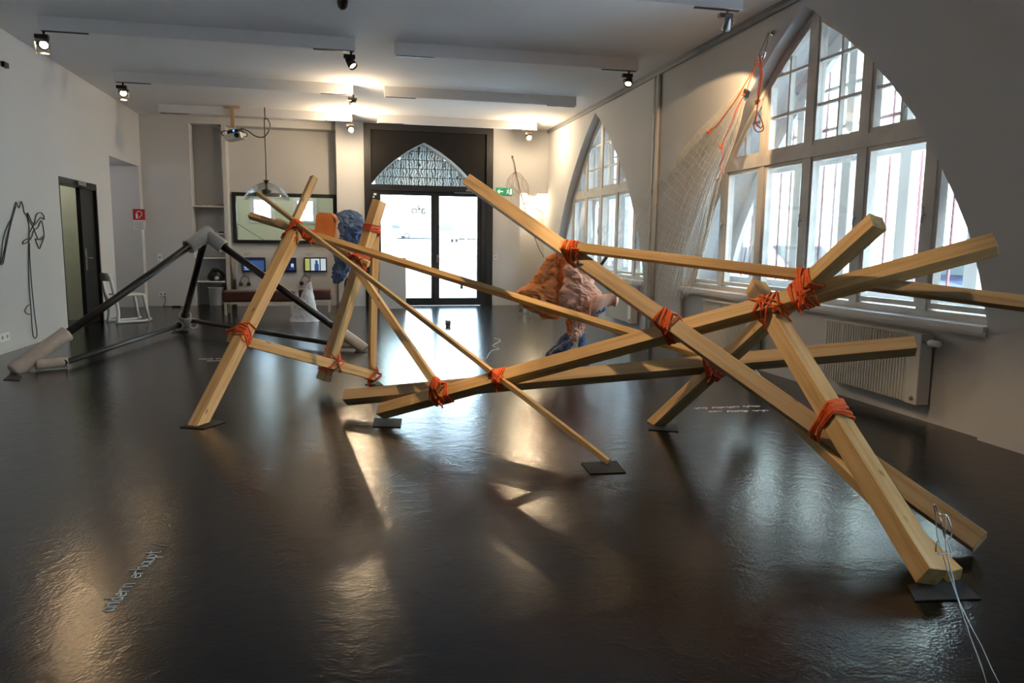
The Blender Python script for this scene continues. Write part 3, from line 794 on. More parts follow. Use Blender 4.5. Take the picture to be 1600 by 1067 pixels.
# ------------------------------------------------------------------ orange rope lashings
def plane_pts(key, P0, N):
    p, ax, n1, n2, w, h, L = BM[key]
    out = []
    den = ax.dot(N)
    for a, b in ((-1, -1), (1, -1), (1, 1), (-1, 1)):
        e = p+n1*a*h/2+n2*b*w/2
        t = (P0-e).dot(N)/den
        t = max(-0.02, min(L+0.02, t))
        out.append(e+ax*t)
    return out
def hull2(pts):
    pts = sorted(set(pts))
    def half(ps):
        o = []
        for p in ps:
            while len(o) >= 2 and (o[-1][0]-o[-2][0])*(p[1]-o[-2][1])-(o[-1][1]-o[-2][1])*(p[0]-o[-2][0]) <= 1e-12: o.pop()
            o.append(p)
        return o
    a = half(pts); b = half(pts[::-1])
    return a[:-1]+b[:-1]
def wrap(m, keys, P0, N, r):
    N = N.normalized(); u = N.orthogonal().normalized(); v = N.cross(u)
    pts3 = [q for k in keys for q in plane_pts(k, P0, N)]
    pts = [((q-P0).dot(u), (q-P0).dot(v)) for q in pts3]
    h = hull2([(round(a, 5), round(b, 5)) for a, b in pts])
    if len(h) < 3: return
    cx = sum(p[0] for p in h)/len(h); cy = sum(p[1] for p in h)/len(h)
    ring = []
    n = len(h)
    for i in range(n):
        p0, p1, p2 = h[i-1], h[i], h[(i+1) % n]
        d0 = Vector((p1[0]-p0[0], p1[1]-p0[1])); d1 = Vector((p2[0]-p1[0], p2[1]-p1[1]))
        if d0.length < 1e-6 or d1.length < 1e-6: continue
        n0 = Vector((d0.y, -d0.x)).normalized(); n1_ = Vector((d1.y, -d1.x)).normalized()
        for nn in (n0, (n0+n1_).normalized(), n1_):
            ring.append(P0+u*(p1[0]+nn.x*r*1.05)+v*(p1[1]+nn.y*r*1.05))
        # sag jitter mid-edge
        ring.append(P0+u*((p1[0]+p2[0])/2+n1_.x*r*(1.3+random.random()))+v*((p1[1]+p2[1])/2+n1_.y*r*(1.3+random.random())))
    m.tube(ring, r, 6, closed=True)
def cpoint(a, b):
    pa, xa = BM[a][0], BM[a][1]; pb, xb = BM[b][0], BM[b][1]
    w0 = pa-pb; B = xa.dot(xb); D = xa.dot(w0); E = xb.dot(w0); den = 1-B*B
    s = (B*E-D)/den; t = (E-B*D)/den
    s = max(0.03, min(BM[a][6]-0.03, s)); t = max(0.03, min(BM[b][6]-0.03, t))
    return (pa+xa*s), (pb+xb*t)
LASH = [
 (('A', 'J'), 9, 'A', 'orange rope lashing binding three battens to the top of the leaning beam', ('K', 'R')),
 (('A', 'N'), 8, 'A', 'bright orange rope lashing tying the low flat rail to the leaning beam', ()),
 (('L', 'N'), 5, 'L', 'thin orange rope lashing where the slanting post crosses the low rail', ()),
 (('M', 'N'), 6, 'M', 'thin orange rope lashing at the foot of the upright thin post', ()),
 (('L', 'K'), 9, 'L', 'orange rope lashing below the blue coat where the short batten meets the slanting post', ()),
 (('I', 'K'), 8, 'I', 'orange rope lashing around the two parallel thin battens', ()),
 (('L', 'M'), 8, 'M', 'orange rope lashing at the head of the upright post with loose strands', ()),
 (('J', 'D'), 9, 'J', 'orange rope lashing where the thinnest batten crosses the long thick beam', ()),
 (('O', 'D'), 9, 'D', 'long orange rope lashing hanging at the end of the short strut', ()),
 (('C', 'D'), 8, 'C', 'orange rope lashing at the crossing of the two longest beams', ()),
 (('G', 'C'), 8, 'G', 'orange rope lashing above the orange fabric figure', ()),
 (('G', 'F'), 7, 'F', 'orange rope lashing tying the level batten to the stout beam by the window', ()),
 (('D', 'B'), 6, 'D', 'loose open orange rope lashing with crossed strands on the long thick beam', ()),
 (('D', 'F'), 12, 'D', 'thick knotted orange rope lashing in front of the window sill', ()),
 (('E', 'F'), 10, 'F', 'dark orange rope lashing low on the stout beam', ()),
 (('B', 'C'), 10, 'B', 'big orange rope lashing near the floor with a round knot', ()),
]
for (a, b), n, main, lab, extra in LASH:
    Pa, Pb = cpoint(a, b); P0 = (Pa+Pb)/2
    if a == 'L' and b == 'M': P0 = BM['M'][0]+BM['M'][1]*0.12; Pa = Pb = P0
    xa, xb = BM[a][1], BM[b][1]
    if xa.dot(xb) < 0: xb = -xb
    th = math.acos(max(-1, min(1, xa.dot(xb))))
    m = MB(); rr = 0.0058 if n < 12 else 0.0065
    for i in range(n):
        jit = Vector((random.uniform(-1, 1), random.uniform(-1, 1), random.uniform(-1, 1)))*0.12
        if i % 3 == 2 and math.sin(th/2) > 0.6: N = (xa-xb).normalized()
        else: N = (xa+xb).normalized()
        sh = N*random.uniform(-0.035, 0.035)
        wrap(m, (a, b), P0+sh, N+jit, rr)
    axm = BM[main][1]; Pm = Pa if main == a else Pb
    for i in range(max(3, n//3)):
        jit = Vector((random.uniform(-1, 1), random.uniform(-1, 1), random.uniform(-1, 1)))*0.16
        off = random.choice((-1, 1))*random.uniform(0.02, 0.075)
        wrap(m, (main,), Pm+axm*off, axm+jit, rr)
    for k in extra:
        mk = MB()
        for i in range(5):
            jit = Vector((random.uniform(-1, 1), random.uniform(-1, 1), random.uniform(-1, 1)))*0.2
            Pk = BM[k][0]+BM[k][1]*max(0.05, min(BM[k][6]-0.05, (P0-BM[k][0]).dot(BM[k][1])))
            wrap(mk, (k,), Pk+BM[k][1]*random.uniform(-0.03, 0.03), BM[k][1]+jit, rr)
        tag(mk.build('rope_lashing', 'rope'), {'K': 'orange rope turns around the blunt short batten', 'R': 'orange rope turns around the batten that points up'}[k], 'rope', 'orange rope lashings')
    # knot and loose end on the camera side
    side = (Vector((0, 0, 1.2))-P0); side.z *= 0.4; side.normalize()
    kn = Pm+side*0.075+axm*random.uniform(-0.04, 0.04)+Vector((0, 0, -0.02))
    pts = [kn+Vector((random.uniform(-1, 1), random.uniform(-1, 1), random.uniform(-1, 1)))*0.022 for _ in range(9)]
    m.tube(smooth_path(pts, 5), rr, 6)
    tail = [pts[-1]]
    for i in range(4): tail.append(tail[-1]+Vector((random.uniform(-0.02, 0.02), random.uniform(-0.02, 0.02), -random.uniform(0.008, 0.03))))
    m.tube(smooth_path(tail, 4), rr, 6)
    tag(m.build('rope_lashing', 'rope_dark' if (a, b) in (('E', 'F'), ('L', 'M'), ('L', 'K')) else 'rope'), lab, 'rope', 'orange rope lashings')

# ------------------------------------------------------------------ rubber floor mats
def mat_quad(pts, lab):
    m = MB(); m.prism([(p[0], p[1]) for p in pts], lambda p, z: (p[0], p[1], z), 0.0006, 0.006)
    tag(m.build('floor_mat', 'rubber'), lab, 'mat', 'rubber mats under the feet')
mat_quad([(-1.194,5.639,0),(-1.017,5.551,0),(-0.898,5.745,0),(-1.059,5.897,0)], 'dark grey rubber mat under the foot of the leaning beam')
mat_quad([(0.174,5.419,0),(0.376,5.364,0),(0.405,5.624,0),(0.198,5.681,0)], 'dark rubber mat under the low end of the long thick beam')
mat_quad([(1.396,4.043,0),(1.616,4.027,0),(1.644,4.263,0),(1.412,4.263,0)], 'dark grey diamond mat under the thinnest batten')
mat_quad([(2.161,4.975,0),(2.357,4.883,0),(2.45,5.103,0),(2.244,5.159,0)], 'small dark mat under the stout beam')
mat_quad([(2.191,2.409,0),(2.124,2.29,0),(2.391,2.253,0),(2.454,2.421,0)], 'dark thin mat under the thick beam foot by the bent wire')
mat_quad([(0.161,7.091,0),(0.217,6.985,0),(0.337,6.998,0),(0.298,7.203,0)], 'dark rubber mat under the upright thin post')
mat_quad([(-3.215,7.86,0),(-3.056,7.801,0),(-3.131,8.056,0),(-3.265,8.113,0)], 'dark mat under the big grey pipe sleeve near the left wall')
mat_quad([(-2.488,11.509,0),(-2.278,11.641,0),(-2.405,12.159,0),(-2.575,12.092,0)], 'dark mat under the low pipe elbow joint')
mat_quad([(0.083,9.216,0),(0.23,9.196,0),(0.287,9.527,0),(0.144,9.605,0)], 'dark mat under the grey pipe sleeve beyond the rail')

# ------------------------------------------------------------------ black pipe tripod with grey sleeves
tp = Vector((-1.686,9.902,1.425)); bl = Vector((-3.225,8.369,0))+Vector((0.0, 0, 0.075)); lj = Vector((-2.383,11.817,0))+Vector((0, 0, 0.14)); br = Vector((0.14,9.375,0))+Vector((0, 0, 0.08))
pt = thing('pipe_tripod', ((tp.x+bl.x+br.x)/3, (tp.y+bl.y+br.y)/3, 0), 'black plastic pipe tripod with thick grey sleeve joints', 'sculpture')
def toward(a, b, d): return a+(b-a).normalized()*d
for a, b, e0, e1 in ((bl, tp, 0.35, 0.16), (lj, tp, 0.05, 0.12), (br, tp, 0.3, 0.16)):
    MB().tube([toward(a, b, e0-0.1), toward(b, a, e1-0.05)], 0.042, 14).build('pipe', 'pipe_black', pt)
bl2 = bl+Vector((0.34, 0.10, 0.0)); bl2.z = 0.065
lj2 = lj.copy(); lj2.z = 0.10
br2 = br+Vector((-0.30, 0.12, 0)); br2.z = 0.075
for a, b in ((bl2, lj2), (br2, lj+Vector((0.1, -0.1, 0.03)))):
    MB().tube([a, b], 0.030, 12).build('pipe', 'pipe_black', pt)
def sleeve(a, b, r, flare=1.0):
    d = (b-a); L = d.length
    MB().lathe(a, d, [(0, r*0.93), (0.012, r), (L-0.03, r*flare), (L-0.008, r*flare*1.04), (L, r*flare), (L, r*0.78), (L-0.05, r*0.74)], 22).build('sleeve', 'pipe_grey', pt)
sleeve(toward(bl, tp, -0.12), toward(bl, tp, 0.52), 0.08)
sleeve(bl+Vector((0.10, 0.02, -0.01)), toward(bl2, lj2, 0.06), 0.055)
sleeve(toward(br, tp, -0.10), toward(br, tp, 0.36), 0.07)
sleeve(br+Vector((-0.05, 0.03, 0)), toward(br2, lj2, 0.03), 0.055)
sleeve(toward(tp, bl, -0.07)+Vector((0, 0, 0.0)), toward(tp, bl, 0.30), 0.085, 1.05)
sleeve(toward(tp, br, -0.04), toward(tp, br, 0.27), 0.08, 1.05)
sleeve(tp, toward(tp, lj, 0.15), 0.07)
sleeve(lj2+Vector((0, 0, -0.02)), toward(lj, tp, 0.22), 0.085)
sleeve(lj2+Vector((-0.03, 0.0, 0.02)), toward(lj2, br2, 0.26)+Vector((0, 0, 0.03)), 0.075, 1.05)
sleeve(lj2+Vector((0.02, 0, -0.02)), toward(lj2, bl2, 0.20), 0.07)

# ------------------------------------------------------------------ crumpled fabric shapes
from mathutils import noise as mnoise
RIGHT = Vector((0.9755, -0.2199, 0)); DEPTH = Vector((0.2199, 0.9755, 0))
def crumple(p, amp, sc, seed=0):
    q = p*sc+Vector((seed*3.1, seed*1.7, seed*5.3))
    a = abs(mnoise.noise(q))+0.5*abs(mnoise.noise(q*2.1))+0.35*abs(mnoise.noise(q*4.3))
    return (a-0.45)*amp
def sack(levels, thick=0.6, amp=0.05, sc=5.0, seed=1, n=40, sub=6, dep=0.0, flat=1.0):
    pts = smooth_path([Vector((x, y, z)) for x, y, z, w in levels], sub)
    ws = [v.x for v in smooth_path([Vector((w, 0, 0)) for x, y, z, w in levels], sub)]
    rings = []
    for c, w in zip(pts, ws):
        w = max(w, 0.004); ring = []
        for k in range(n):
            a = 2*math.pi*k/n
            dirv = RIGHT*math.cos(a)*w+DEPTH*math.sin(a)*w*thick
            p = c+dirv+DEPTH*dep
            p = p+dirv.normalized()*min(crumple(p, amp, sc, seed), w*0.5)
            ring.append(p)
        rings.append(ring)
    m = MB(); m.loft(rings, True, False); return m
fg = thing('fabric_figure', (2.715,8.369,0), 'orange and pink crumpled fabric figure with dark blue booted legs', 'sculpture')
sack([(2.491,8.477,1.283,0.057),(2.490,8.470,1.231,0.125),(2.452,8.468,1.155,0.163),(2.414,8.465,1.065,0.186),(2.337,8.461,0.914,0.223),(2.250,8.466,0.800,0.288),(2.242,8.459,0.740,0.288),(2.262,8.443,0.650,0.242),(2.309,8.419,0.553,0.155),(2.367,8.396,0.479,0.080)], 0.55, 0.10, 4.5, 1).build('cape', 'fabric_orange', fg)
sack([(2.549,8.332,1.308,0.026),(2.558,8.315,1.197,0.052),(2.600,8.289,1.072,0.112),(2.645,8.259,0.924,0.183),(2.664,8.240,0.814,0.228),(2.663,8.225,0.703,0.235),(2.654,8.213,0.599,0.198),(2.648,8.202,0.510,0.127)], 0.42, 0.09, 5.5, 2).build('front_panel', 'fabric_pink', fg)
slv = [Vector(p) for p in [(2.719,8.025,0.615),(2.834,8.007,0.675),(2.942,7.991,0.734),(3.035,7.97,0.735)]]
MB().loft([[c+Vector((0, 0, 1))*math.cos(a)*r*(1+0.45*mnoise.noise(c*14+Vector((math.cos(a), math.sin(a), 0))*3))+DEPTH*math.sin(a)*r for a in [2*math.pi*k/20 for k in range(20)]] for c, r in zip(smooth_path(slv, 5), [0.09+0.02*math.sin(i*0.45) if i < 13 else 0.11-0.025*(i-12) for i in range(16)])], True, False).build('sleeve', 'fabric_pink', fg)
sack([(2.811,7.967,0.722,0.051),(2.810,7.961,0.679,0.080),(2.795,7.957,0.621,0.080),(2.773,7.956,0.577,0.044)], 0.5, 0.04, 9, 3).build('patch', 'fabric_blue', fg)
sack([(2.746,8.390,1.069,0.027),(2.764,8.378,1.009,0.045),(2.781,8.366,0.949,0.034)], 0.4, 0.02, 9, 4).build('patch', 'fabric_blue', fg)
sack([(2.631,8.400,0.567,0.084),(2.625,8.387,0.462,0.072),(2.601,8.380,0.371,0.057),(2.600,8.368,0.280,0.042)], 0.7, 0.05, 8, 5).build('leg', 'fabric_orange', fg)
sack([(2.680,8.183,0.572,0.089),(2.656,8.174,0.468,0.082),(2.618,8.169,0.364,0.074),(2.591,8.161,0.261,0.041),(2.593,8.150,0.187,0.015)], 0.7, 0.06, 8, 6).build('leg', 'fabric_pink', fg)
sack([(2.596,8.476,0.306,0.039),(2.573,8.474,0.252,0.062),(2.511,8.477,0.175,0.062),(2.435,8.484,0.098,0.062),(2.381,8.489,0.044,0.054),(2.358,8.490,0.013,0.031)], 0.8, 0.03, 9, 7).build('boot', 'fabric_boot', fg)
sack([(2.588,8.312,0.226,0.045),(2.520,8.319,0.165,0.083),(2.453,8.326,0.104,0.091),(2.396,8.331,0.044,0.072),(2.369,8.329,-0.009,0.038)], 0.8, 0.03, 9, 8).build('boot', 'fabric_boot', fg)
sack([(2.741,8.290,0.318,0.027),(2.717,8.285,0.243,0.042),(2.719,8.272,0.153,0.061),(2.729,8.256,0.048,0.072),(2.724,8.247,-0.027,0.083)], 0.8, 0.03, 9, 9).build('boot', 'fabric_blue', fg)
bc = thing('blue_coat', (0.028,7.177,0.949), 'blue crumpled fabric coat hanging behind the slanting post', 'coat')
sack([(0.004,7.382,1.661,0.043),(0.016,7.376,1.637,0.092),(0.033,7.365,1.582,0.123),(0.047,7.352,1.509,0.138),(0.048,7.340,1.424,0.147),(0.026,7.334,1.339,0.138),(-0.008,7.332,1.265,0.111)], 0.5, 0.085, 7, 10, n=64, sub=8, dep=0.1).build('coat_body', 'fabric_blue', bc)
sack([(-0.017,7.338,1.302,0.095),(-0.039,7.332,1.216,0.092),(-0.059,7.321,1.106,0.092),(-0.078,7.316,1.033,0.086),(-0.106,7.314,0.972,0.058),(-0.116,7.313,0.947,0.031)], 0.35, 0.075, 8, 11, n=64, sub=8, dep=0.1).build('coat_flap', 'fabric_blue', bc)
ob = Vector((-0.183,7.611,1.511))
pk = [(-0.105, -0.13), (0.10, -0.13), (0.115, 0.05), (0.075, 0.115), (-0.045, 0.125), (-0.075, 0.10)]
m = MB(); m.prism(pk, lambda p, t: ob+RIGHT*p[0]+Vector((0, 0, p[1]))+DEPTH*(t*(1-0.1*abs(p[1])*5)), -0.07, 0.10)
tag(m.build('orange_pack', 'fabric_orange', bevel=0.004), 'orange folded paper pack beside the blue coat', 'pack')
cn = sack([(-0.591,13.131,0.670,0.022),(-0.608,13.126,0.605,0.049),(-0.626,13.116,0.496,0.088),(-0.650,13.100,0.344,0.142),(-0.669,13.081,0.170,0.192),(-0.698,13.067,0.018,0.252),(-0.710,13.061,-0.048,0.274)], 0.75, 0.045, 4, 12, n=36)
cn.v = [Vector((p.x, p.y, max(p.z, 0.002))) for p in cn.v]
tag(cn.build('paper_cone', 'paper_white'), 'white crumpled cone standing on the floor before the leather benches', 'cone')
wp = MB(); wp.add([(2.851,5.204,0.621), (2.908,5.137,0.603), (3.144,5.046,0.323), (2.999,5.227,0.273), (2.886,5.246,0.609), (2.943,5.179,0.592), (3.181,5.088,0.309), (3.034,5.269,0.259)], [(0,1,2,3),(7,6,5,4),(0,4,5,1),(1,5,6,2),(2,6,7,3),(3,7,4,0)])
tag(wp.build('white_sheet', 'paper_white'), 'white folded paper sheet wedged behind the stout beam', 'paper')

# ------------------------------------------------------------------ bent wire in the foreground
wr = thing('wire_stand', (1.892,1.716,0), 'thin bent silver wire standing on the floor before the beam foot', 'wire')
w1 = [Vector((1.9,1.731,0))+Vector((0, 0, 0.004))]+[Vector(p) for p in ((1.897,1.755,0.059), (1.9,1.805,0.125), (1.903,1.855,0.195), (1.908,1.904,0.262), (1.905,1.932,0.31), (1.901,1.963,0.375), (1.897,1.979,0.413), (1.902,1.996,0.472), (1.896,2.002,0.508), (1.912,2.007,0.494), (1.922,2.002,0.473), (1.943,1.997,0.471))]
MB().tube(smooth_path(w1, 4), 0.0020, 6).build('strand', 'steel', wr)
w2 = [Vector((1.949,1.721,0))+Vector((0, 0, 0.004))]+[Vector(p) for p in ((1.928,1.749,0.059), (1.919,1.79,0.121), (1.916,1.838,0.17), (1.914,1.889,0.231), (1.921,1.926,0.29), (1.921,1.955,0.354), (1.924,1.971,0.398), (1.935,1.985,0.441), (1.945,1.997,0.471), (1.953,1.979,0.429), (1.95,1.976,0.403), (1.932,1.979,0.392), (1.916,1.992,0.466))]
MB().tube(smooth_path(w2, 4), 0.0020, 6).build('strand', 'steel', wr)
w3 = [Vector(p) for p in ((1.892,1.972,0.354), (1.897,1.976,0.39), (1.934,1.978,0.392), (1.94,1.962,0.361), (1.937,1.962,0.352), (1.892,1.961,0.352), (1.892,1.972,0.356))]
MB().tube(smooth_path(w3, 4), 0.0020, 6).build('strand', 'steel', wr)

# ------------------------------------------------------------------ radiators and wall pipe
def radiator(y0, y1, lab, z0=0.14, z1=0.70):
    r = thing('radiator', (XP-0.06, (y0+y1)/2, z0), lab, 'radiator', 'panel radiators under the windows')
    xf = XP-0.13
    m = MB()
    nr = int((y1-y0-0.14)/0.033); ya = y0+0.13
    poly = [(xf+0.02, ya)]
    pitch = (y1-0.02-ya)/nr
    prof = []
    for k in range(nr):
        y = ya+k*pitch
        prof += [(xf+0.012, y), (xf, y+pitch*0.25), (xf, y+pitch*0.6), (xf+0.012, y+pitch*0.85)]
    prof.append((xf+0.012, y1-0.02))
    vs = []; fs = []
    for x, y in prof: vs += [(x, y, z0+0.01), (x, y, z1-0.015)]
    for k in range(len(prof)-1): fs.append((2*k, 2*k+2, 2*k+3, 2*k+1))
    m.add(vs, fs); m.box(xf+0.013, XP-0.02, ya, y1-0.02, z0+0.01, z1-0.015)
    m.build('ribbed_panel', 'radiator_paint', r)
    MB().box(xf-0.004, XP-0.02, y0, y0+0.13, z0, z1).build('side_panel', 'radiator_paint', r, bevel=0.006)
    MB().box(xf-0.006, XP-0.015, y0+0.13, y1, z1-0.014, z1).build('top_grille', 'radiator_paint', r)
    MB().lathe((xf-0.004, y0+0.05, z0+0.05), (-1, 0, 0), [(0, 0.018), (0.012, 0.018), (0.014, 0.010)], 12).build('vent_plug', 'grey_metal', r)
    v = MB().tube([(xf+0.02, y0, z1-0.06), (xf+0.02, y0-0.08, z1-0.06)], 0.013, 10).build('valve', 'steel', r)
    MB().lathe((xf+0.02, y0-0.06, z1-0.06), (0, -1, 0), [(0, 0.022), (0.02, 0.026), (0.09, 0.024), (0.10, 0.015)], 14).build('valve_knob', 'white_plastic', v)
    for yb in (y0+0.25, y1-0.29): MB().box(XP-0.02, XP, yb, yb+0.04, z0+0.1, z1-0.1).build('bracket', 'grey_metal', r)
radiator(4.82, 6.02, 'ribbed cream radiator with a white valve knob under the big arched window')
radiator(7.25, 8.44, 'ribbed cream radiator half hidden behind the crossing beams')
radiator(10.78, 11.98, 'ribbed cream radiator under the farther arched window beside the fabric figure')
tag(MB().tube([(XR-0.03, 10.10, 0.0), (XR-0.03, 10.10, ZC-0.08)], 0.028, 10).build('wall_pipe', 'white_paint'), 'thick white vertical heating pipe between the arched windows', 'pipe')
tag(MB().tube([(XR-0.025, 10.26, 0.0), (XR-0.025, 10.26, ZC-0.08)], 0.016, 10).build('wall_pipe', 'white_paint'), 'thinner white conduit beside the heating pipe between the arched windows', 'pipe')

# ------------------------------------------------------------------ net with ropes on the right wall
hook = Vector((XR-0.03, 7.06, 3.42))
hk = thing('wall_hook', (4.385,7.268,3.557), 'small steel eye bolt with pulley cable on the wall above the net', 'hook')
hp = Vector((4.385,7.268,3.557))
MB().tube([hp, hp+Vector((-0.06, 0, 0))], 0.012, 8).lathe(hp, (-1, 0, 0), [(0, 0.03), (0.008, 0.03)], 12).build('bolt', 'steel', hk)
tie = Vector((4.3,7.42,3.291))
MB().tube([hp+Vector((-0.05, 0, 0)), Vector((4.3,7.255,3.369)), tie], 0.005, 5).tube([hp+Vector((-0.05, 0.01, 0)), Vector((4.3,7.378,3.366)), tie], 0.005, 5).build('cable', 'grey_metal', hk)
MB().lathe((4.3,7.256,3.382), (0, 0.5, -1), [(0, 0.005), (0.02, 0.018), (0.08, 0.018), (0.10, 0.005)], 8).build('pulley', 'steel', hk)
nt = []
TOP = [Vector(p) for p in ((4.3,7.69,3.115), (4.29,7.629,3.075), (4.28,7.552,3.019), (4.28,7.536,2.989))]
BOT = [Vector(p) for p in [(4.26,13.287,1.202),(4.26,11.385,0.764),(4.26,10.059,0.693),(4.26,9.386,0.605),(4.26,8.949,0.639),(4.26,8.662,0.742),(4.26,8.483,1.072)]]
MIDD = [Vector(p) for p in [(4.27,9.537,2.433),(4.27,9.158,2.216),(4.27,8.861,2.032),(4.27,8.587,1.937),(4.27,8.334,1.923),(4.27,8.133,1.986),(4.27,7.964,2.12)]]
def net_pt(u, v):
    def ev(arr, u):
        f = u*(len(arr)-1); i = min(int(f), len(arr)-2); return arr[i].lerp(arr[i+1], f-i)
    a, b, c = ev(TOP, u), ev(MIDD, u), ev(BOT, u)
    p = a.lerp(b, v/0.5) if v < 0.5 else b.lerp(c, (v-0.5)/0.5)
    p = p+Vector((mnoise.noise(Vector((u*14, v*3, 0)))*0.05*min(1, v*3), 0, 0))
    p.x = min(p.x, XR-0.015)
    return p
m = MB(); NU, NV = 44, 30
for i in range(NU+1):
    u = i/NU
    m.tube([net_pt(u, j/NV)+Vector((0, random.uniform(-1, 1)*0.006, random.uniform(-1, 1)*0.006)) for j in range(NV+1)], 0.0030, 3)
for j in range(2, NV+1):
    v = j/NV
    m.tube([net_pt(i/NU, v)+Vector((0, 0, -0.02*(i % 2))) for i in range(NU+1)], 0.0020, 3)
for i in range(70):    # frayed upper edge
    v = 0.12+0.5*i/70; p = net_pt(0, v)
    m.tube([p, p+Vector((-0.02, -0.03, -0.10-0.05*random.random()))], 0.0016, 3)
netob = m.build('fishing_net', 'net_thread')
tag(netob, 'pale translucent fishing net draped from the wall hook beside the arched window', 'net')
def rope_obj(pts, lab, r=0.0065, knots=()):
    m = MB(); m.tube(smooth_path(pts, 5), r, 6)
    for k in knots:
        k = Vector(k); ps = [k+Vector((random.uniform(-1, 1), random.uniform(-1, 1), random.uniform(-1, 1)))*0.025 for _ in range(8)]
        m.tube(smooth_path(ps, 4, True), r, 6, closed=True)
    tag(m.build('rope', 'rope'), lab, 'rope', 'orange ropes on the net')
rope_obj([(4.27,7.368,3.277),(4.27,7.437,3.201),(4.27,7.596,3.094),(4.27,7.787,2.96),(4.27,8.006,2.843),(4.27,8.178,2.754),(4.27,8.363,2.715)], 'orange rope ending in a knot on the pale net', knots=[(4.27,8.363,2.715)])
rope_obj([(4.25,7.334,3.268),(4.25,7.445,3.116),(4.25,7.537,2.988),(4.25,7.687,2.873),(4.25,7.811,2.706),(4.25,7.994,2.497),(4.25,7.952,2.37),(4.25,8.032,2.27),(4.25,7.917,2.173),(4.25,8.124,2.117)], 'longer orange rope trailing along the net edge to the window frame', knots=[(4.25,7.537,2.988), (4.25,7.994,2.497)])
rope_obj([(4.24,7.317,3.264),(4.24,7.233,3.168),(4.24,7.25,2.979),(4.24,7.246,2.817),(4.24,7.258,2.688),(4.24,7.3,2.61),(4.24,7.218,2.546),(4.24,7.109,2.556),(4.24,7.155,2.653),(4.24,7.254,2.772),(4.24,7.231,2.911),(4.24,7.214,3.1),(4.24,7.275,3.344)], 'bundled orange rope loop hanging in front of the arched window', knots=[(4.26,7.351,3.273), (4.24,7.249,2.85)])
rope_obj([(4.22,7.241,3.335),(4.22,7.158,3.119),(4.22,7.188,2.934),(4.22,7.22,2.766),(4.22,7.233,2.651),(4.22,7.138,2.572),(4.22,7.092,2.591)], 'second strand of orange rope hanging in front of the arched window')
cl = MB(); cl.obox((4.26,7.528,2.994), (0.02, 0, 0), (0, 0.03, 0.02), (0, -0.02, 0.03))
tag(cl.build('cleat', 'black_plastic'), 'small black cleat clip at the top of the net', 'clip')

# ------------------------------------------------------------------ furniture at the back of the room
mp = thing('media_panel', (-1.2, 16.3, 0), 'low white partition carrying the three monitors', 'partition')
MB().box(-2.22, -0.17, 16.28, 16.34, 0.0, 1.15).build('panel', 'wall_paint', mp)
for xe in (-2.225, -0.20): MB().box(xe, xe+0.035, 16.34, 16.45, 0, 1.14).build('edge_post', 'dark_metal', mp)
for x in (-2.05, -0.80):
    for k in range(3):
        MB().box(x, x+0.16-0.04*k, 16.278, 16.2802, 1.095-0.022*k, 1.103-0.022*k).build('caption_line', 'letter_grey', mp)
def monitor(x0, x1, z0, z1, lab, paint):
    y = 16.25
    t = thing('monitor', ((x0+x1)/2, y, z0), lab, 'monitor', 'wall monitors')
    MB().box(x0, x1, y-0.025, y+0.028, z0, z1).build('casing', 'black_plastic', t, bevel=0.005)
    sx0, sx1, sz0, sz1 = x0+0.022, x1-0.022, z0+0.03, z1-0.025
    s_ = MB().box(sx0, sx1, y-0.028, y-0.025, sz0, sz1).build('screen', paint[0], t)
    for (a, b, c, d, mt) in paint[1]:
        MB().box(sx0+(sx1-sx0)*a, sx0+(sx1-sx0)*b, y-0.030, y-0.028, sz0+(sz1-sz0)*c, sz0+(sz1-sz0)*d).build('picture_area', mt, s_)
    MB().tube([((x0+x1)/2-0.12, y-0.005, z0), ((x0+x1)/2-0.11, y+0.01, z0-0.13)], 0.004, 5).build('cable', 'wire_black', t)
monitor(-2.09, -1.63, 0.71, 1.01, 'wall monitor showing a blue picture with a white shape', ('screen_blue', [(0.08, 0.16, 0.2, 0.5, 'screen_pale'), (0.16, 0.24, 0.25, 0.36, 'screen_pale'), (0.10, 0.45, 0.08, 0.13, 'screen_pale'), (0.0, 1.0, 0.85, 1.0, 'screen_dark')]))
monitor(-1.47, -1.01, 0.71, 1.01, 'wall monitor mostly hidden behind the leaning beam', ('screen_dark', [(0.80, 0.93, 0.3, 0.6, 'screen_pale'), (0.72, 0.98, 0.12, 0.2, 'screen_blue')]))
monitor(-0.85, -0.385, 0.715, 1.02, 'wall monitor showing a dark figure before bright windows', ('screen_pale', [(0.0, 0.24, 0.0, 1.0, 'screen_yellow'), (0.22, 0.28, 0.0, 1.0, 'screen_dark'), (0.70, 0.75, 0.0, 1.0, 'screen_dark'), (0.45, 0.66, 0.0, 0.55, 'screen_blue'), (0.49, 0.61, 0.55, 0.85, 'screen_blue')]))
def headphones(x, z, lab):
    y = 16.24
    t = thing('headphones', (x, y, z-0.12), lab, 'headphones', 'headphones on the partition')
    MB().tube([(x+0.085*math.cos(a), y, z+0.10*math.sin(a)) for a in [math.pi*(k/14*1.3-0.15) for k in range(15)]], 0.007, 6).build('headband', 'black_plastic', t)
    for s_ in (-1, 1):
        MB().lathe((x+s_*0.062, y-0.03, z-0.06), (s_*0.6, 0.8, 0), [(0, 0.03), (0.012, 0.042), (0.04, 0.042), (0.05, 0.03)], 14).build('ear_cup', 'black_plastic', t)
    MB().tube([(x, y+0.02, z+0.12), (x, y+0.02, z+0.165)], 0.004, 5).build('cable', 'wire_black', t)
headphones(-2.045, 0.52, 'black headphones hanging below the blue picture monitor')
headphones(-0.83, 0.535, 'black headphones hanging above the white cone')
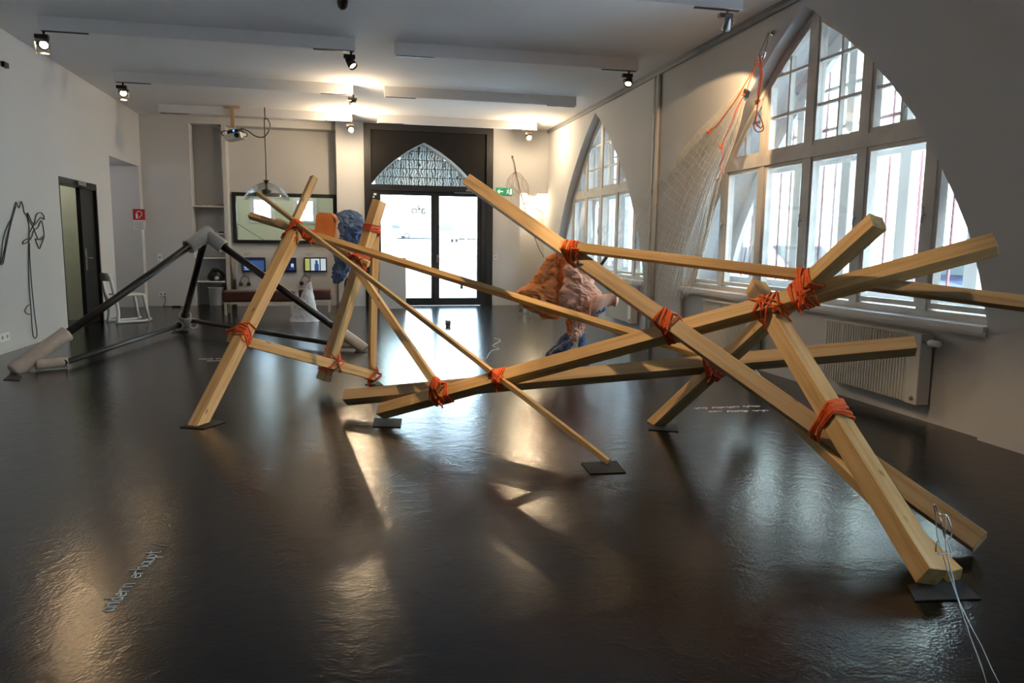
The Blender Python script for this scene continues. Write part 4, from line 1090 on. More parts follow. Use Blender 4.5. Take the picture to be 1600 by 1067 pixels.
def bench(x0, x1, y0, y1, lab):
    t = thing('bench', ((x0+x1)/2, (y0+y1)/2, 0), lab, 'bench', 'leather benches')
    MB().box(x0, x1, y0, y1, 0.24, 0.44).build('cushion', 'leather', t, bevel=0.03)
    MB().box(x0+0.02, x1-0.02, y0+0.02, y1-0.02, 0.20, 0.24).build('frame', 'bench_leg', t)
    for x in (x0+0.05, x1-0.05):
        for y in (y0+0.05, y1-0.05):
            MB().box(x-0.022, x+0.022, y-0.022, y+0.022, 0, 0.20).build('leg', 'bench_leg', t)
bench(-2.20, -0.93, 14.25, 14.75, 'long brown leather bench before the monitors')
bench(-0.88, -0.27, 14.65, 15.15, 'brown leather bench end seen behind the white cone')
tag(MB().add([(-1.62,14.42,0.4415),(-1.30,14.40,0.4415),(-1.28,14.62,0.4415),(-1.60,14.63,0.4415),(-1.62,14.42,0.450),(-1.30,14.40,0.450),(-1.28,14.62,0.450),(-1.60,14.63,0.450)],[(0,3,2,1),(4,5,6,7),(0,1,5,4),(1,2,6,5),(2,3,7,6),(3,0,4,7)]).build('booklet', 'sign_white'), 'white booklet lying on the long leather bench', 'booklet')
# white plastic chair
ch = thing('chair', (-3.52, 13.2, 0), 'white plastic chair with curved backrest beside the side door', 'chair')
fwd = Vector((0.80, 0.60, 0)).normalized(); lat = Vector((-0.60, 0.80, 0))
C0 = Vector((-3.52, 13.22, 0))
def cp(f, s, z): return C0+fwd*f+lat*s+Vector((0, 0, z))
m = MB()
rings = []
for f, z, w, h in ((-0.20, 0.455, 0.19, 0.03), (-0.1, 0.45, 0.21, 0.03), (0.1, 0.455, 0.215, 0.03), (0.21, 0.455, 0.20, 0.03), (0.235, 0.44, 0.19, 0.02)):
    rings.append([cp(f, -w, z-h/2), cp(f, w, z-h/2), cp(f, w, z+h/2), cp(f, -w, z+h/2)])
m.loft(rings, True, False); m.build('seat', 'white_plastic', ch, bevel=0.008)
rings = []
for f, z, w, hh in ((-0.245, 0.44, 0.17, 0.016), (-0.27, 0.56, 0.18, 0.016), (-0.295, 0.68, 0.205, 0.018), (-0.305, 0.77, 0.20, 0.018), (-0.31, 0.81, 0.15, 0.015)):
    rings.append([cp(f+hh, -w, z), cp(f+hh*2.2, 0, z), cp(f+hh, w, z), cp(f-hh, w, z), cp(f-hh, 0, z), cp(f-hh, -w, z)])
m = MB(); m.loft(rings[2:], True, False); m.build('backrest', 'white_plastic', ch, bevel=0.006)
for s_ in (-1, 1):
    MB().tube(smooth_path([cp(-0.29, s_*0.17, 0.70), cp(-0.25, s_*0.175, 0.45), cp(-0.21, s_*0.18, 0.2), cp(-0.23, s_*0.185, 0.03)], 5), 0.027, 8).build('leg', 'white_plastic', ch)
    MB().tube([cp(0.20, s_*0.18, 0.44), cp(0.26, s_*0.20, 0.03)], 0.026, 8).build('leg', 'white_plastic', ch)
    MB().tube(smooth_path([cp(-0.26, s_*0.185, 0.024), cp(0.0, s_*0.19, 0.023), cp(0.18, s_*0.20, 0.024), cp(0.30, s_*0.20, 0.05)], 5), 0.022, 8).build('runner', 'white_plastic', ch)
# plinth before the glass door
pl = thing('plinth', (0.93, 15.45, 0), 'plain white plinth standing before the glass door', 'plinth')
MB().box(0.665, 1.205, 15.30, 15.62, 0, 1.04).build('body', 'wall_paint', pl, bevel=0.004)
MB().box(0.64, 0.664, 15.30, 15.33, 0, 1.04).build('edge_profile', 'steel', pl)
tag(MB().lathe((-2.66, 16.50, 0.0), (0, 0, 1), [(0, 0.125), (0.01, 0.13), (0.36, 0.15), (0.365, 0.158), (0.38, 0.158), (0.38, 0.147), (0.05, 0.12)], 24).build('waste_bin', 'bin_grey'), 'grey cylindrical waste bin under the niche shelves', 'bin')
hb = MB(); hc = Vector((-2.65, 16.52, 0.512))
rings = []
for k, (z, r) in enumerate(((0, 0.14), (0.05, 0.165), (0.12, 0.165), (0.19, 0.13), (0.235, 0.05))):
    rings.append([hc+Vector((math.cos(a)*r*(1+0.15*mnoise.noise(Vector((a*2, z*9, 0)))), math.sin(a)*r*0.8, z)) for a in [2*math.pi*j/22 for j in range(22)]])
hb.loft(rings, True, True)
hl = thing('helmet_bag', hc, 'black round bag with pale emblem on the lowest niche shelf', 'bag')
hb.build('bag_body', 'black_plastic', hl)
MB().lathe(hc+Vector((0.03, -0.125, 0.06)), (0.1, -1, 0.25), [(0, 0.05), (0.012, 0.045), (0.02, 0.02)], 12).build('emblem', 'grey_metal', hl)
MB().tube(smooth_path([hc+Vector((-0.1, -0.03, 0.16)), hc+Vector((-0.05, -0.1, 0.25)), hc+Vector((0.06, -0.1, 0.25)), hc+Vector((0.11, -0.03, 0.15))], 5), 0.010, 6).build('strap', 'black_plastic', hl)
for k in range(5):
    x = -2.98+0.11*k; z = 2.0525
    p = [Vector((x, 16.45+0.03*(k % 2), z+0.016)), Vector((x+0.06, 16.47, z+0.020+0.02*(k % 3))), Vector((x+0.12, 16.44, z+0.016))]
    tag(MB().tube(smooth_path(p, 4), [0.016, 0.014, 0.011, 0.010, 0.010, 0.012, 0.013, 0.014, 0.016], 7).build('driftwood', 'bone'), ['pale curved driftwood piece at the wall end of the top niche shelf', 'second driftwood piece on the top niche shelf, slightly raised', 'bent driftwood piece in the middle of the top niche shelf', 'thin driftwood piece beside the bent one on the top niche shelf', 'driftwood piece at the end of the top niche shelf near the recess'][k], 'driftwood', 'driftwood on the top niche shelf')
for k, (x, z) in enumerate(((-2.93, 1.5025), (-2.50, 1.5025))):
    tag(MB().obox((x, 16.45, z+0.017), (0.05, 0.01, 0), (-0.01, 0.05, 0), (0, 0, 0.016)).build('small_box', 'black_plastic'), ['small black box at the wall end of the second niche shelf', 'small black box at the recess end of the second niche shelf'][k], 'box')

# ------------------------------------------------------------------ signs, sockets, drawings
fs = thing('fire_hose_sign', (-3.96, PS1-0.008, 1.55), 'red fire hose sign with a white notice below', 'sign')
YS = PS1-0.008
sx0, sx1 = -4.075, -3.955+0.09-0.0
sx0, sx1 = -4.10, -3.955
sx0, sx1 = (-4.094,16.14,1.742)[0], (-3.872,16.14,1.746)[0]
MB().box(sx0, sx1, YS, PS1-0.001, 1.735, 1.95).build('red_plate', 'sign_red', fs)
MB().box(sx0+0.005, sx1-0.002, YS, PS1-0.001, 1.545, 1.73).build('notice', 'sign_white', fs)
cxx = (sx0+sx1)/2
MB().tube(smooth_path([(cxx-0.045, YS-0.003, 1.77), (cxx-0.045, YS-0.003, 1.86), (cxx-0.01, YS-0.003, 1.905), (cxx+0.045, YS-0.003, 1.885), (cxx+0.05, YS-0.003, 1.84), (cxx+0.02, YS-0.003, 1.80), (cxx-0.005, YS-0.003, 1.775)], 4), 0.007, 6).box(cxx-0.06, cxx-0.02, YS-0.004, YS, 1.765, 1.85).build('pictogram', 'sign_white', fs)
for k in range(7):
    MB().box(sx0+0.02, sx1-0.02-0.02*((k*7) % 3), YS-0.0015, YS, 1.70-0.022*k-0.008, 1.70-0.022*k).build('text_line', 'letter_grey', fs)
ex = thing('exit_sign', (3.39, YD-0.01, 2.40), 'green emergency exit sign with white arrow and running figure', 'sign')
e0, e1 = 3.215, 3.585
MB().box(e0, e1, YD-0.012, YD-0.001, 2.40, 2.56).build('plate', 'sign_green', ex)
yf = YD-0.013
def flat(poly, name, mat, par, y=yf): return MB().prism(poly, lambda p, t: (p[0], t, p[1]), y-0.002, y).build(name, mat, par)
flat([(e0+0.03, 2.48), (e0+0.085, 2.53), (e0+0.085, 2.505), (e0+0.085, 2.455), (e0+0.085, 2.43)], 'arrow', 'sign_glow', ex)
flat([(e0+0.085, 2.470), (e0+0.16, 2.470), (e0+0.16, 2.490), (e0+0.085, 2.490)], 'arrow_shaft', 'sign_glow', ex)
flat([(e1-0.055, 2.42), (e1-0.012, 2.42), (e1-0.012, 2.545), (e1-0.055, 2.545)], 'door_symbol', 'sign_glow', ex)
rm = MB()
for a, b, r in (((e1-0.10, 2.515), (e1-0.105, 2.47), 0.011), ((e1-0.105, 2.47), (e1-0.13, 2.45), 0.008), ((e1-0.13, 2.45), (e1-0.135, 2.42), 0.007), ((e1-0.105, 2.47), (e1-0.08, 2.45), 0.008), ((e1-0.08, 2.45), (e1-0.07, 2.425), 0.007), ((e1-0.10, 2.51), (e1-0.075, 2.49), 0.006), ((e1-0.10, 2.51), (e1-0.13, 2.495), 0.006)):
    rm.tube([(a[0], yf, a[1]), (b[0], yf, b[1])], r*0.8, 6)
rm.lathe((e1-0.095, yf-0.001, 2.538), (0, 1, 0), [(0, 0.009), (0.002, 0.009)], 10)
rm.build('running_figure', 'sign_glow', ex)
def plate(name, c, nrm, w, h, lab, cat, holes=2, mat='sign_white'):
    nrm = Vector(nrm); side = nrm.cross(Vector((0, 0, 1))); c = Vector(c)
    t = thing(name, c-Vector((0, 0, h/2)), lab, cat)
    MB().obox(c+nrm*0.006, side*w/2, Vector((0, 0, h/2)), nrm*0.006).build('cover', mat, t)
    for k in range(holes):
        o = side*(w/holes*(k+0.5)-w/2)
        MB().lathe(c+o+nrm*0.0122, nrm, [(0, 0.022), (0.003, 0.022), (0.003, 0.018)], 14).build('outlet' if cat == 'socket' else 'rocker', 'letter_grey', t)
plate('wall_socket', (XL, 9.76, 0.19), (1, 0, 0), 0.26, 0.10, 'white triple wall socket low on the left wall', 'socket', 2)
plate('light_switch', (-3.682,16.348,0.996), (0, -1, 0), 0.08, 0.15, 'white light switch on the back wall left of the shelf niche', 'switch', 1)
plate('wall_socket', (-3.656,16.348,0.253), (0, -1, 0), 0.15, 0.075, 'white double socket low on the back wall by the shelf niche', 'socket', 2)
plate('light_switch', (3.219,16.048,1.056), (0, -1, 0), 0.08, 0.09, 'white light switch beside the glass entrance door', 'switch', 1)
s0 = Vector((-3.629,16.33,0.215))
tag(MB().tube(smooth_path([s0, s0+Vector((0.02, -0.03, -0.12)), s0+Vector((-0.02, -0.05, -0.2)), (s0.x+0.05, 16.2, 0.012), (s0.x+0.22, 16.05, 0.012)], 5), 0.006, 6).box(s0.x+0.2, s0.x+0.36, 16.02, 16.07, 0.001, 0.03).build('power_cable', 'wire_black'), 'black power cable with adapter on the floor by the back wall', 'cable')
pc = [Vector(p) for p in [(0.104,16.03,0.629),(0.011,16.03,0.561),(-0.018,16.03,0.44),(-0.007,16.03,0.318)]]
tag(MB().tube(smooth_path(pc, 5), 0.016, 8).build('hook_cable', 'black_plastic'), 'thick black cable loop on the white pier by the entrance', 'cable')
# wire drawings on the left wall
XW = XL+0.012
def wire_draw(paths, lab):
    m = MB()
    for p in paths:
        m.tube([Vector((XW, q[1], q[2])) for q in smooth_path(p, 5)], 0.0065, 5)
    tag(m.build('wire_drawing', 'wire_black'), lab, 'wire drawing', 'wire drawings on the left wall')
K = 4.1
wire_draw([[(-3.93,9.776,1.147),(-3.93,9.812,1.065),(-3.93,9.898,1.175),(-3.93,10.083,1.44),(-3.93,10.317,1.754),(-3.93,10.358,1.779),(-3.93,10.421,1.72),(-3.93,10.492,1.802),(-3.93,10.54,1.749),(-3.93,10.564,1.671),(-3.93,10.635,1.633),(-3.93,10.663,1.57),(-3.93,10.681,1.449),(-3.93,10.626,1.246),(-3.93,10.575,0.963),(-3.93,10.552,0.72),(-3.93,10.554,0.508),(-3.93,10.563,0.11),(-3.93,10.685,0.104),(-3.93,10.653,0.383),(-3.93,10.631,0.716),(-3.93,10.629,1.043),(-3.93,10.653,1.287)], [(-3.93,9.771,1.118),(-3.93,9.793,1.05),(-3.93,9.861,1.056),(-3.93,9.956,1.212),(-3.93,10.125,1.479),(-3.93,10.332,1.739),(-3.93,10.198,1.595),(-3.93,10.037,1.477),(-3.93,9.908,1.325),(-3.93,9.798,1.08)]], 'long bent black wire drawing reaching down the left wall, like a lamp post')
wire_draw([[(-3.93,10.653,1.4),(-3.93,10.789,1.492),(-3.93,10.924,1.552),(-3.93,11.084,1.623),(-3.93,11.188,1.601),(-3.93,11.177,1.66),(-3.93,11.075,1.69),(-3.93,10.941,1.652),(-3.93,10.838,1.534),(-3.93,10.763,1.573),(-3.93,10.696,1.643),(-3.93,10.661,1.666),(-3.93,10.686,1.587),(-3.93,10.81,1.492),(-3.93,10.93,1.353),(-3.93,11.054,1.337),(-3.93,11.15,1.388),(-3.93,11.098,1.582),(-3.93,10.954,1.486),(-3.93,10.823,1.451),(-3.93,10.724,1.352),(-3.93,10.596,1.303),(-3.93,10.457,1.279),(-3.93,10.502,1.319),(-3.93,10.726,1.36)], [(-3.93,10.845,1.344),(-3.93,10.948,1.219),(-3.93,11.018,1.252),(-3.93,11.149,1.38),(-3.93,10.969,1.336),(-3.93,10.864,1.336)]], 'black wire drawing of a looped lamp head on the left wall')
wire_draw([[(-3.93,10.573,0.506),(-3.93,10.454,0.5),(-3.93,10.366,0.442),(-3.93,10.454,0.394),(-3.93,10.553,0.393)]], 'small black wire loop low on the left wall')
tag(MB().obox((XL+0.02, 10.30, 3.40), (0.02, 0, 0), (0, 0.06, 0), (0, 0, 0.03)).build('wall_bracket', 'dark_metal'), 'small dark bracket high on the left wall', 'bracket')
# wire bundle hanging at the back corner
m = MB()
bp = [Vector(p) for p in [(3.557,16,3.248),(3.616,16,3.087),(3.647,16,2.912)]]
m.tube(smooth_path(bp, 4), 0.009, 5)
for k in range(9):
    a = bp[-1]; dx = (k-4)*0.05
    m.tube(smooth_path([a, a+Vector((dx*0.8+random.uniform(-0.03, 0.03), -0.03, -0.10)), a+Vector((dx*1.4+random.uniform(-0.08, 0.08), -0.04, -0.22-random.uniform(0, 0.12))), a+Vector((dx*1.1+0.1+random.uniform(-0.1, 0.1), -0.03, -0.33-random.uniform(0, 0.3)))], 4), 0.003, 4)
m.tube(smooth_path([Vector(p) for p in [(3.642,15.98,2.91),(3.733,15.98,2.544),(3.823,15.98,2.23),(3.915,15.98,1.859),(4.05,15.98,1.582),(4.187,15.98,1.262),(4.308,15.98,1.065)]], 4), 0.009, 5)
for k in range(5):
    a = Vector((3.823,15.98,2.23)); m.tube(smooth_path([a, a+Vector((0.08+0.05*k, -0.03, 0.05-0.04*k)), a+Vector((0.18+0.07*k, -0.04, -0.02-0.05*k))], 4), 0.004, 4)
wbn = m.build('wire_bundle', 'wire_red'); tag(wbn, 'thin red and dark wire bundle hanging by the exit sign', 'wire')
m = MB(); a = Vector((3.576,16.02,3.223))
m.tube([a, a+Vector((0, 0.03, 0))], 0.02, 8); tag(m.build('wall_nail', 'dark_metal'), 'dark wall hook holding the wire bundle', 'hook')
# black strap by the window behind the figure
tag(MB().tube(smooth_path([Vector(p) for p in [(2.892,8.208,1.113),(2.952,8.206,1.195),(2.981,8.205,1.239)]], 4), 0.02, 6).build('strap', 'wire_black'), 'short black strap sticking up behind the fabric figure', 'strap')
# dome pendant
pd = thing('pendant_lamp', (-1.40, 14.9, 2.2), 'clear acrylic dome pendant lamp hanging on a long cable', 'pendant lamp')
pt0 = Vector((-1.425, 14.92, ZC)); pc0 = Vector((-1.434,14.92,2.46))
MB().tube(smooth_path([pt0, Vector((-1.422,14.92,3.611)), Vector((-1.435,14.92,3.564)), Vector((-1.43,14.92,2.98)), pc0+Vector((0, 0, 0.0))], 4), 0.011, 6).build('cable', 'wire_black', pd)
rad = 0.42
MB().lathe(pc0, (0, 0, -1), [(0.0, 0.03), (0.01, 0.06), (0.05, 0.17), (0.12, 0.28), (0.20, 0.36), (0.27, 0.40), (0.31, rad), (0.335, rad+0.015), (0.335, rad+0.008), (0.31, rad-0.008), (0.20, 0.35), (0.12, 0.27), (0.05, 0.16), (0.015, 0.05)], 40, ends=False).build('dome', 'glass_lamp', pd)
MB().lathe(pc0, (0, 0, -1), [(-0.03, 0.05), (-0.01, 0.05), (0.0, 0.025), (0.13, 0.025), (0.15, 0.09), (0.19, 0.085), (0.23, 0.04)], 18).build('lamp_holder', 'black_plastic', pd)
# projector
pj = thing('projector', (-1.98, 14.95, 3.1), 'white projector with tangled black cables on a wooden ceiling bracket', 'projector')
pb = Vector((-1.978,14.95,3.358))
MB().box(-2.15, -1.86, 14.88, 15.00, ZC-0.03, ZC).build('bracket_plate', 'raw_pine', pj)
MB().box(-2.035, -1.965, 14.90, 14.97, pb.z+0.07, ZC-0.03).build('bracket_post', 'raw_pine', pj)
ax_ = Vector((0.94, -0.30, 0.18)).normalized(); ay_ = ax_.cross(Vector((0, 0, 1))).normalized(); az_ = ay_.cross(ax_)*-1
pb2 = Vector((-1.959,14.95,3.266))
MB().obox(pb2, ax_*0.16, ay_*0.13, az_*0.055).build('body', 'projector_white', pj, bevel=0.012)
MB().lathe(pb2+ay_*0.12*(1 if ay_.y < 0 else -1)+ax_*0.09, ay_*(1 if ay_.y < 0 else -1), [(0, 0.05), (0.03, 0.045), (0.03, 0.03)], 16).build('lens', 'black_plastic', pj)
MB().obox(pb2+Vector((0.0, 0, 0.085)), ax_*0.10, ay_*0.08, az_*0.03).build('control_box', 'black_plastic', pj, bevel=0.005)
MB().obox(pb2+Vector((-0.02, -0.09, 0.10)), (0.012, 0, 0), (0, 0.004, 0), (0, 0, 0.012)).build('indicator', 'led_blue', pj)
m = MB()
for k in range(6):
    c = pb2+Vector((random.uniform(-0.18, 0.16), random.uniform(-0.1, 0.05), random.uniform(0.02, 0.12))); r = random.uniform(0.06, 0.11)
    m.tube(smooth_path([c+Vector((math.cos(a)*r, random.uniform(-0.03, 0.03), math.sin(a)*r*0.7)) for a in [2*math.pi*j/7 for j in range(7)]], 4, True), 0.009, 6, closed=True)
m.build('cable_tangle', 'wire_black', pj)
MB().tube(smooth_path([Vector(p) for p in [(-1.86,14.93,3.43),(-1.726,14.93,3.378),(-1.593,14.93,3.29),(-1.456,14.93,3.285),(-1.361,14.93,3.394),(-1.335,14.93,3.512),(-1.377,14.93,3.614),(-1.423,14.93,3.612)]], 5), 0.012, 6).build('cable', 'wire_black', pj)
# crumpled clear film and a cup on the floor
cup = thing('cup', (1.621,11.968,0), 'small clear cup with brown contents standing alone on the floor', 'cup')
cb = Vector((1.621,11.968,0))
MB().lathe(cb, (0, 0, 1), [(0.0, 0.04), (0.004, 0.045), (0.125, 0.055), (0.125, 0.050), (0.01, 0.041)], 18, ends=False).build('cup_wall', 'glass_lamp', cup)
MB().lathe(cb, (0, 0, 1), [(0.003, 0.036), (0.05, 0.043), (0.085, 0.044), (0.095, 0.03), (0.10, 0.01)], 16).build('contents', 'cup_stuff', cup)
fb = Vector((3.377,13.776,0))
m = MB()
for i in range(14):
    a = fb+Vector((random.uniform(-0.2, 0.2), random.uniform(-0.2, 0.2), 0.004)); 
    pts = [a+Vector((random.uniform(-0.12, 0.12), random.uniform(-0.12, 0.12), random.uniform(0.0, 0.16))) for _ in range(3)]
    n_ = (pts[1]-pts[0]).cross(pts[2]-pts[0]); n_ = n_.normalized()*0.001
    m.add(pts+[p+n_ for p in pts], [(0,1,2),(5,4,3),(0,3,4,1),(1,4,5,2),(2,5,3,0)])
tag(m.build('plastic_film', 'glass_lamp'), 'crumpled clear plastic film on the floor below the corner niche', 'plastic film')

# ------------------------------------------------------------------ chalk handwriting on the floor
GLY = {'a': [[(1, 3.6), (0.4, 4), (0, 2.4), (0.5, 1.2), (1, 2.2)], [(1.05, 4), (1, 1.6), (1.3, 1.2)]],
 'n': [[(0, 4), (0, 1.2)], [(0, 3), (0.5, 4), (0.9, 3.6), (0.95, 1.2)]], 'd': [[(1, 3.4), (0.4, 4), (0, 2.4), (0.5, 1.2), (1, 2)], [(1, 6.4), (1, 1.2)]],
 'e': [[(0, 2.6), (1, 2.9), (0.6, 4), (0, 2.8), (0.3, 1.3), (1, 1.6)]], 'r': [[(0, 4), (0, 1.2)], [(0, 3), (0.4, 3.9), (0.9, 3.8)]],
 'h': [[(0, 6.4), (0, 1.2)], [(0, 3), (0.5, 4), (0.9, 3.6), (0.95, 1.2)]], 'u': [[(0, 4), (0.1, 1.6), (0.6, 1.2), (0.95, 2)], [(1, 4), (1, 1.2)]],
 'p': [[(0, 4), (0, -0.8)], [(0, 3.2), (0.6, 4), (1, 2.6), (0.5, 1.3), (0, 1.8)]], 't': [[(0.4, 5.6), (0.4, 1.5), (0.8, 1.2)], [(0, 4), (0.9, 4.1)]],
 '/': [[(0, 0.5), (1.4, 6.4)]]}
def chalk_text(txt, a, b, height, lab):
    a, b = Vector(a), Vector(b); d = (b-a); n = len(txt); step = d.length/n; d.normalize(); up = Vector((-d.y, d.x, 0))
    t = thing('chalk_writing', a, lab, 'writing')
    for i, chh in enumerate(txt):
        m = MB()
        for st in GLY.get(chh, []):
            pts = [a+d*(step*(i+0.7*x))+up*(height*(y/6.4))+Vector((0, 0, 0.0015)) for x, y in st]
            m.tube(smooth_path(pts, 4), 0.0026, 4)
        if m.v: m.build('letter', 'chalk', t)
chalk_text('andern erhaupt /', (-0.837,2.806,0), (-0.785,3.433,0), 0.085, 'chalk handwriting on the dark floor in the warm glare')
def scribble(a, b, lab, words=(7, 9, 6)):
    a, b = Vector(a), Vector(b); d = (b-a); L = d.length; d.normalize(); up = Vector((-d.y, d.x, 0)); x = 0
    tot = sum(words)+len(words); t = thing('chalk_writing', a, lab, 'writing')
    for w in words:
        pts = []
        for k in range(w*2):
            pts.append(a+d*(L*(x+k/2)/tot)+up*(0.05*random.uniform(0, 1) if k % 2 else 0)+Vector((0, 0, 0.0012)))
        MB().tube(smooth_path(pts, 3), 0.0035, 4).build('word', 'chalk', t); x += w+1
scribble((3.42,5.427,0), (2.863,5.473,0), 'short line of pale chalk script behind the stout beam, nearer the mat')
scribble((3.44,5.598,0), (2.79,5.607,0), 'long line of pale chalk script behind the stout beam, farther from the mat', (6, 10, 5))
scribble((-1.352,8.958,0), (-1.691,8.959,0), 'faint chalk script on the floor by the leaning beam, upper line', (5, 6))
scribble((-1.401,8.822,0), (-1.595,8.804,0), 'faint chalk script on the floor by the leaning beam, lower line', (5,))
m = MB(); m.tube([Vector(p)+Vector((0, 0, 0.0012)) for p in smooth_path([(2.079,10.406,0),(2.113,10.115,0),(1.904,9.611,0),(1.927,9.301,0),(1.795,9.144,0),(1.613,8.529,0)], 4)], 0.005, 4)
tag(m.build('chalk_writing', 'chalk'), 'pale chalk scribble on the bright floor before the door', 'writing')

# ------------------------------------------------------------------ outside: street and square
g = MB(); g.add([(5.1, -20, -0.02), (40, -20, -0.02), (40, 60, -0.02), (5.1, 60, -0.02)], [(0, 1, 2, 3)])
struct(g.build('ground_street', 'street_stone'))
g = MB(); g.add([(-40, 16.86, -0.005), (5.1, 16.86, -0.005), (5.1, 120, 3.09), (-40, 120, 3.09)], [(0, 1, 2, 3)]); g.add([(5.1, 60, -0.02), (60, 60, -0.02), (60, 120, 3.09), (5.1, 120, 3.09)], [(0, 1, 2, 3)])
struct(g.build('ground_square', 'pavement'))
def facade(name, origin, u, width, height, nrm, cols, rows, mat, lab):
    origin, u, nrm = Vector(origin), Vector(u), Vector(nrm)
    t = thing(name, origin+u*width/2, lab, 'building')
    m = MB(); m.obox(origin+u*width/2+Vector((0, 0, height/2))-nrm*2, u*width/2, nrm*2, Vector((0, 0, height/2))); m.build('wall', mat, t)
    m = MB(); m.obox(origin+u*width/2+Vector((0, 0, 3.6))+nrm*0.06, u*width/2, nrm*0.06, Vector((0, 0, 0.12))); m.build('string_course', mat, t)
    for r in range(rows):
        for c in range(cols):
            p = origin+u*(width*(c+0.5)/cols)+Vector((0, 0, 1.1+r*3.3))
            f = MB().obox(p+nrm*0.03+Vector((0, 0, 0.8)), u*0.62, nrm*0.05, Vector((0, 0, 0.92))).build('window', 'outer_paint', t)
            for s_ in (-1, 1):
                MB().obox(p+nrm*0.085+u*s_*0.26+Vector((0, 0, 0.8)), u*0.22, nrm*0.01, Vector((0, 0, 0.78))).build('pane', 'facade_window', f)
facade('apartment_house', (16, -6, 0), (0, 1, 0), 22, 12, (-1, 0, 0), 8, 3, 'facade_pale', 'pale rendered house across the street seen through the big arched window')
facade('corner_house', (16, 16.4, 0), (0, 1, 0), 22, 12, (-1, 0, 0), 8, 3, 'facade_green', 'pale green house farther along the street seen through the second arched window')
facade('square_house', (-30, 95, 2.2), (1, 0, 0), 60, 14, (0, -1, 0), 20, 4, 'facade_pale', 'long pale house beyond the square seen through the glass door')
def car(loc, ang, paint, lab):
    loc = Vector(loc); ca, sa = math.cos(ang), math.sin(ang)
    def P(x, y, z): return loc+Vector((x*ca-y*sa, x*sa+y*ca, z))
    t = thing('car', loc, lab, 'car', 'parked cars')
    prof = [(-2.1, 0.28), (-2.15, 0.55), (-2.05, 0.88), (-1.75, 0.95), (-1.05, 1.40), (-0.2, 1.46), (0.45, 1.40), (1.05, 0.98), (1.85, 0.84), (2.12, 0.62), (2.14, 0.30)]
    rings = []
    for y, k in ((-0.86, 0), (-0.80, 0.5), (-0.62, 1), (0.62, 1), (0.80, 0.5), (0.86, 0)):
        ring = []
        for x, z in prof:
            if z > 0.97: zz = z; yy = math.copysign(min(abs(y), 0.66), y) if k < 1 else y
            else: zz = z; yy = y
            ring.append(P(x, yy, zz))
        rings.append(ring)
    m = MB(); m.loft(rings, True, False); m.build('body', paint, t)
    for s_ in (-1, 1):
        for poly in ([(-1.35, 1.0), (-0.95, 1.34), (-0.38, 1.37), (-0.38, 1.0)], [(-0.28, 1.0), (-0.28, 1.37), (0.35, 1.34), (0.85, 1.0)]):
            MB().prism(poly, lambda p, q: P(p[0], q*s_*(1 if p[1] > 1.1 else 1.12), p[1]), 0.69, 0.705).build('side_window', 'car_glass', t)
        for x in (-1.3, 1.3):
            wv = MB().lathe(P(x, s_*0.72, 0.31), P(0, s_, 0)-P(0, 0, 0), [(0, 0.31), (0.16, 0.31), (0.17, 0.27)], 20).build('wheel', 'tyre', t)
            MB().lathe(P(x, s_*0.885, 0.31), P(0, s_, 0)-P(0, 0, 0), [(0, 0.2), (0.012, 0.18), (0.02, 0.05)], 14).build('hub_cap', 'grey_metal', wv)
    MB().prism([(0.50, 1.375), (1.05, 1.0), (1.07, 1.01), (0.52, 1.40)], lambda p, q: P(p[0], q, p[1]), -0.58, 0.58).build('windscreen', 'car_glass', t)
    MB().prism([(-1.78, 0.98), (-1.09, 1.40), (-1.11, 1.41), (-1.80, 0.99)], lambda p, q: P(p[0], q, p[1]), -0.58, 0.58).build('rear_window', 'car_glass', t)
    for s_ in (-1, 1):
        MB().obox(P(2.06, s_*0.62, 0.66), P(0.05, 0, 0)-loc, P(0, 0.16, 0)-loc, (0, 0, 0.07)).build('headlamp', 'steel', t)
car((9.4, 8.9, -0.02), math.pi/2, 'car_blue', 'dark blue car parked outside the near end of the big arched window')
car((9.4, 15.3, -0.02), math.pi/2, 'car_silver', 'silver car parked outside beyond the window centre mullion')
car((9.4, 21.5, -0.02), math.pi/2, 'car_blue', 'dark car parked farther along the street outside')
def at_square(p): return (p[0], p[1], 0.03*(p[1]-16.86)-0.005)
for (xx, yy, ang, pm_, lb) in ((13.2, 66, -math.pi/2+0.3, 'car_white', 'white car facing the glass door across the square'), (4.6, 75, 0.1, 'car_silver', 'silver car in profile beyond the square'), (8.4, 64, -math.pi/2, 'car_silver', 'car half hidden behind the door mullion across the square')):
    car(at_square((xx, yy)), ang, pm_, lb)
dk = thing('wooden_deck', at_square((4.0, 33.0)), 'low reddish wooden deck on the square outside the glass door', 'deck')
for k in range(7):
    z0 = at_square((0, 32.0))[2]
    MB().box(2.4, 5.3, 31.0+0.3*k, 31.27+0.3*k, z0+0.28, z0+0.36).build('plank', 'deck_wood', dk)
MB().box(2.5, 5.2, 31.05, 33.0, at_square((0, 31))[2]-0.1, at_square((0, 32))[2]+0.28).build('base', 'deck_wood', dk)
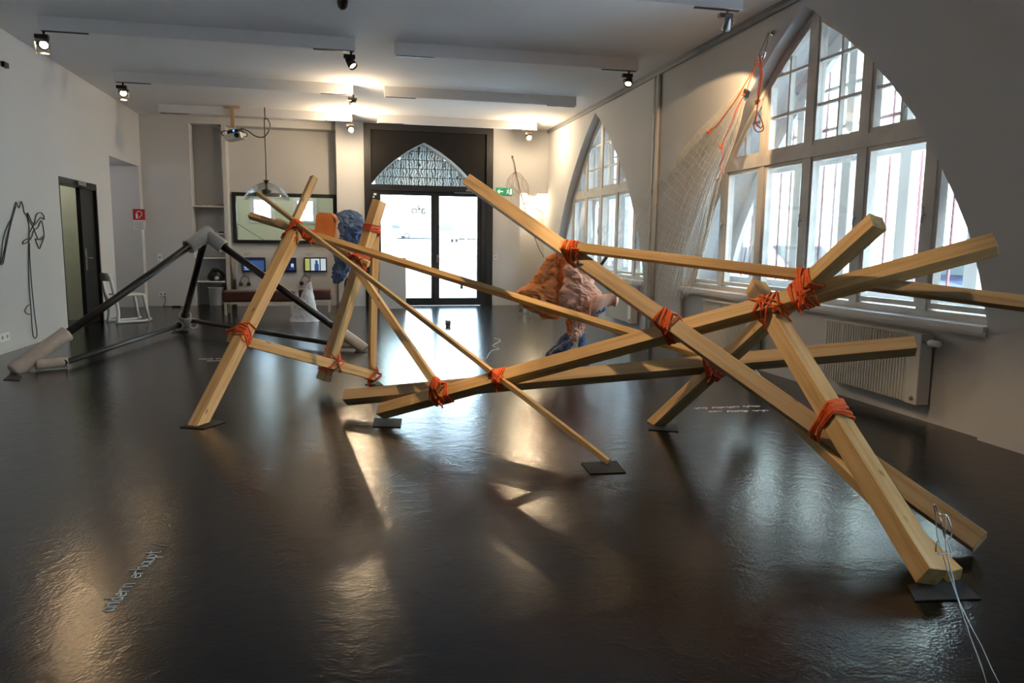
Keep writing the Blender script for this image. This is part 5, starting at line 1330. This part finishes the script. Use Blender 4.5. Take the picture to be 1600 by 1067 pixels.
for k, (xx, yy, w) in enumerate(((6.0, 34, 0.5), (7.3, 33, 0.55), (8.2, 31, 0.4), (8.0, 29, 0.35))):
    z0 = at_square((xx, yy))[2]
    tag(MB().box(xx-w, xx+w, yy-0.4, yy+0.4, z0-0.03, z0+0.75).build('stone_block', 'concrete', bevel=0.04), ['grey stone block next to the wooden deck outside', 'wide grey stone block in the middle of the square row', 'grey stone block set forward in the square row', 'narrow grey stone block nearest the entrance'][k], 'stone block', 'stone blocks on the square')
for k, (xx, yy, h) in enumerate(((7.2, 45, 2.6), (0.3, 60, 6.0), (9.2, 40, 3.4))):
    z0 = at_square((xx, yy))[2]
    tag(MB().tube([(xx, yy, z0-0.02), (xx, yy, z0+h)], 0.06, 8).lathe((xx, yy, z0-0.02), (0, 0, 1), [(0, 0.12), (0.2, 0.11), (0.25, 0.06)], 10).build('street_pole', 'grey_metal'), ['short grey pole behind the stone blocks', 'tall grey pole far across the square', 'grey pole near the door edge outside'][k], 'pole')
par = thing('closed_parasol', at_square((6.25, 24.5)), 'closed dark parasol standing outside the glass door', 'parasol')
pz = at_square((6.25, 24.5))
MB().tube([pz, (pz[0], pz[1], pz[2]+2.0)], 0.025, 8).build('pole', 'grey_metal', par)
MB().lathe((pz[0], pz[1], pz[2]+0.75), (0, 0, 1), [(0, 0.04), (0.25, 0.13), (0.6, 0.15), (1.0, 0.10), (1.25, 0.03)], 10, smooth=False).build('canopy', 'ink', par)
# lamps inside the side rooms, and one added in the corner niche
def ceiling_globe(loc, w, lab, col=(1, 0.95, 0.85)):
    loc = Vector(loc)
    t = thing('ceiling_lamp', loc, lab, 'lamp')
    MB().lathe(loc, (0, 0, -1), [(0, 0.10), (0.02, 0.12), (0.07, 0.10), (0.09, 0.04)], 18).build('shade', 'white_plastic', t)
    l = bpy.data.lights.new('lamp_light', 'POINT'); l.energy = w; l.color = col; l.shadow_soft_size = 0.1
    o = bpy.data.objects.new('lamp_light', l); COL.objects.link(o); o.parent = t; o.location = (0, 0, -0.22)
ceiling_globe((-4.8, 12.4, ZC-0.001), 22, 'round ceiling lamp in the corridor behind the side door')
ceiling_globe((-4.75, 15.0, PSZ-0.001), 3.5, 'round ceiling lamp inside the side passage', (0.9, 0.88, 1.0))
ceiling_globe((4.08, 16.22, 2.459), 9, 'added round downlight under the corner niche head', (1.0, 0.8, 0.5))  # invented lamp, gives the niche its warm light
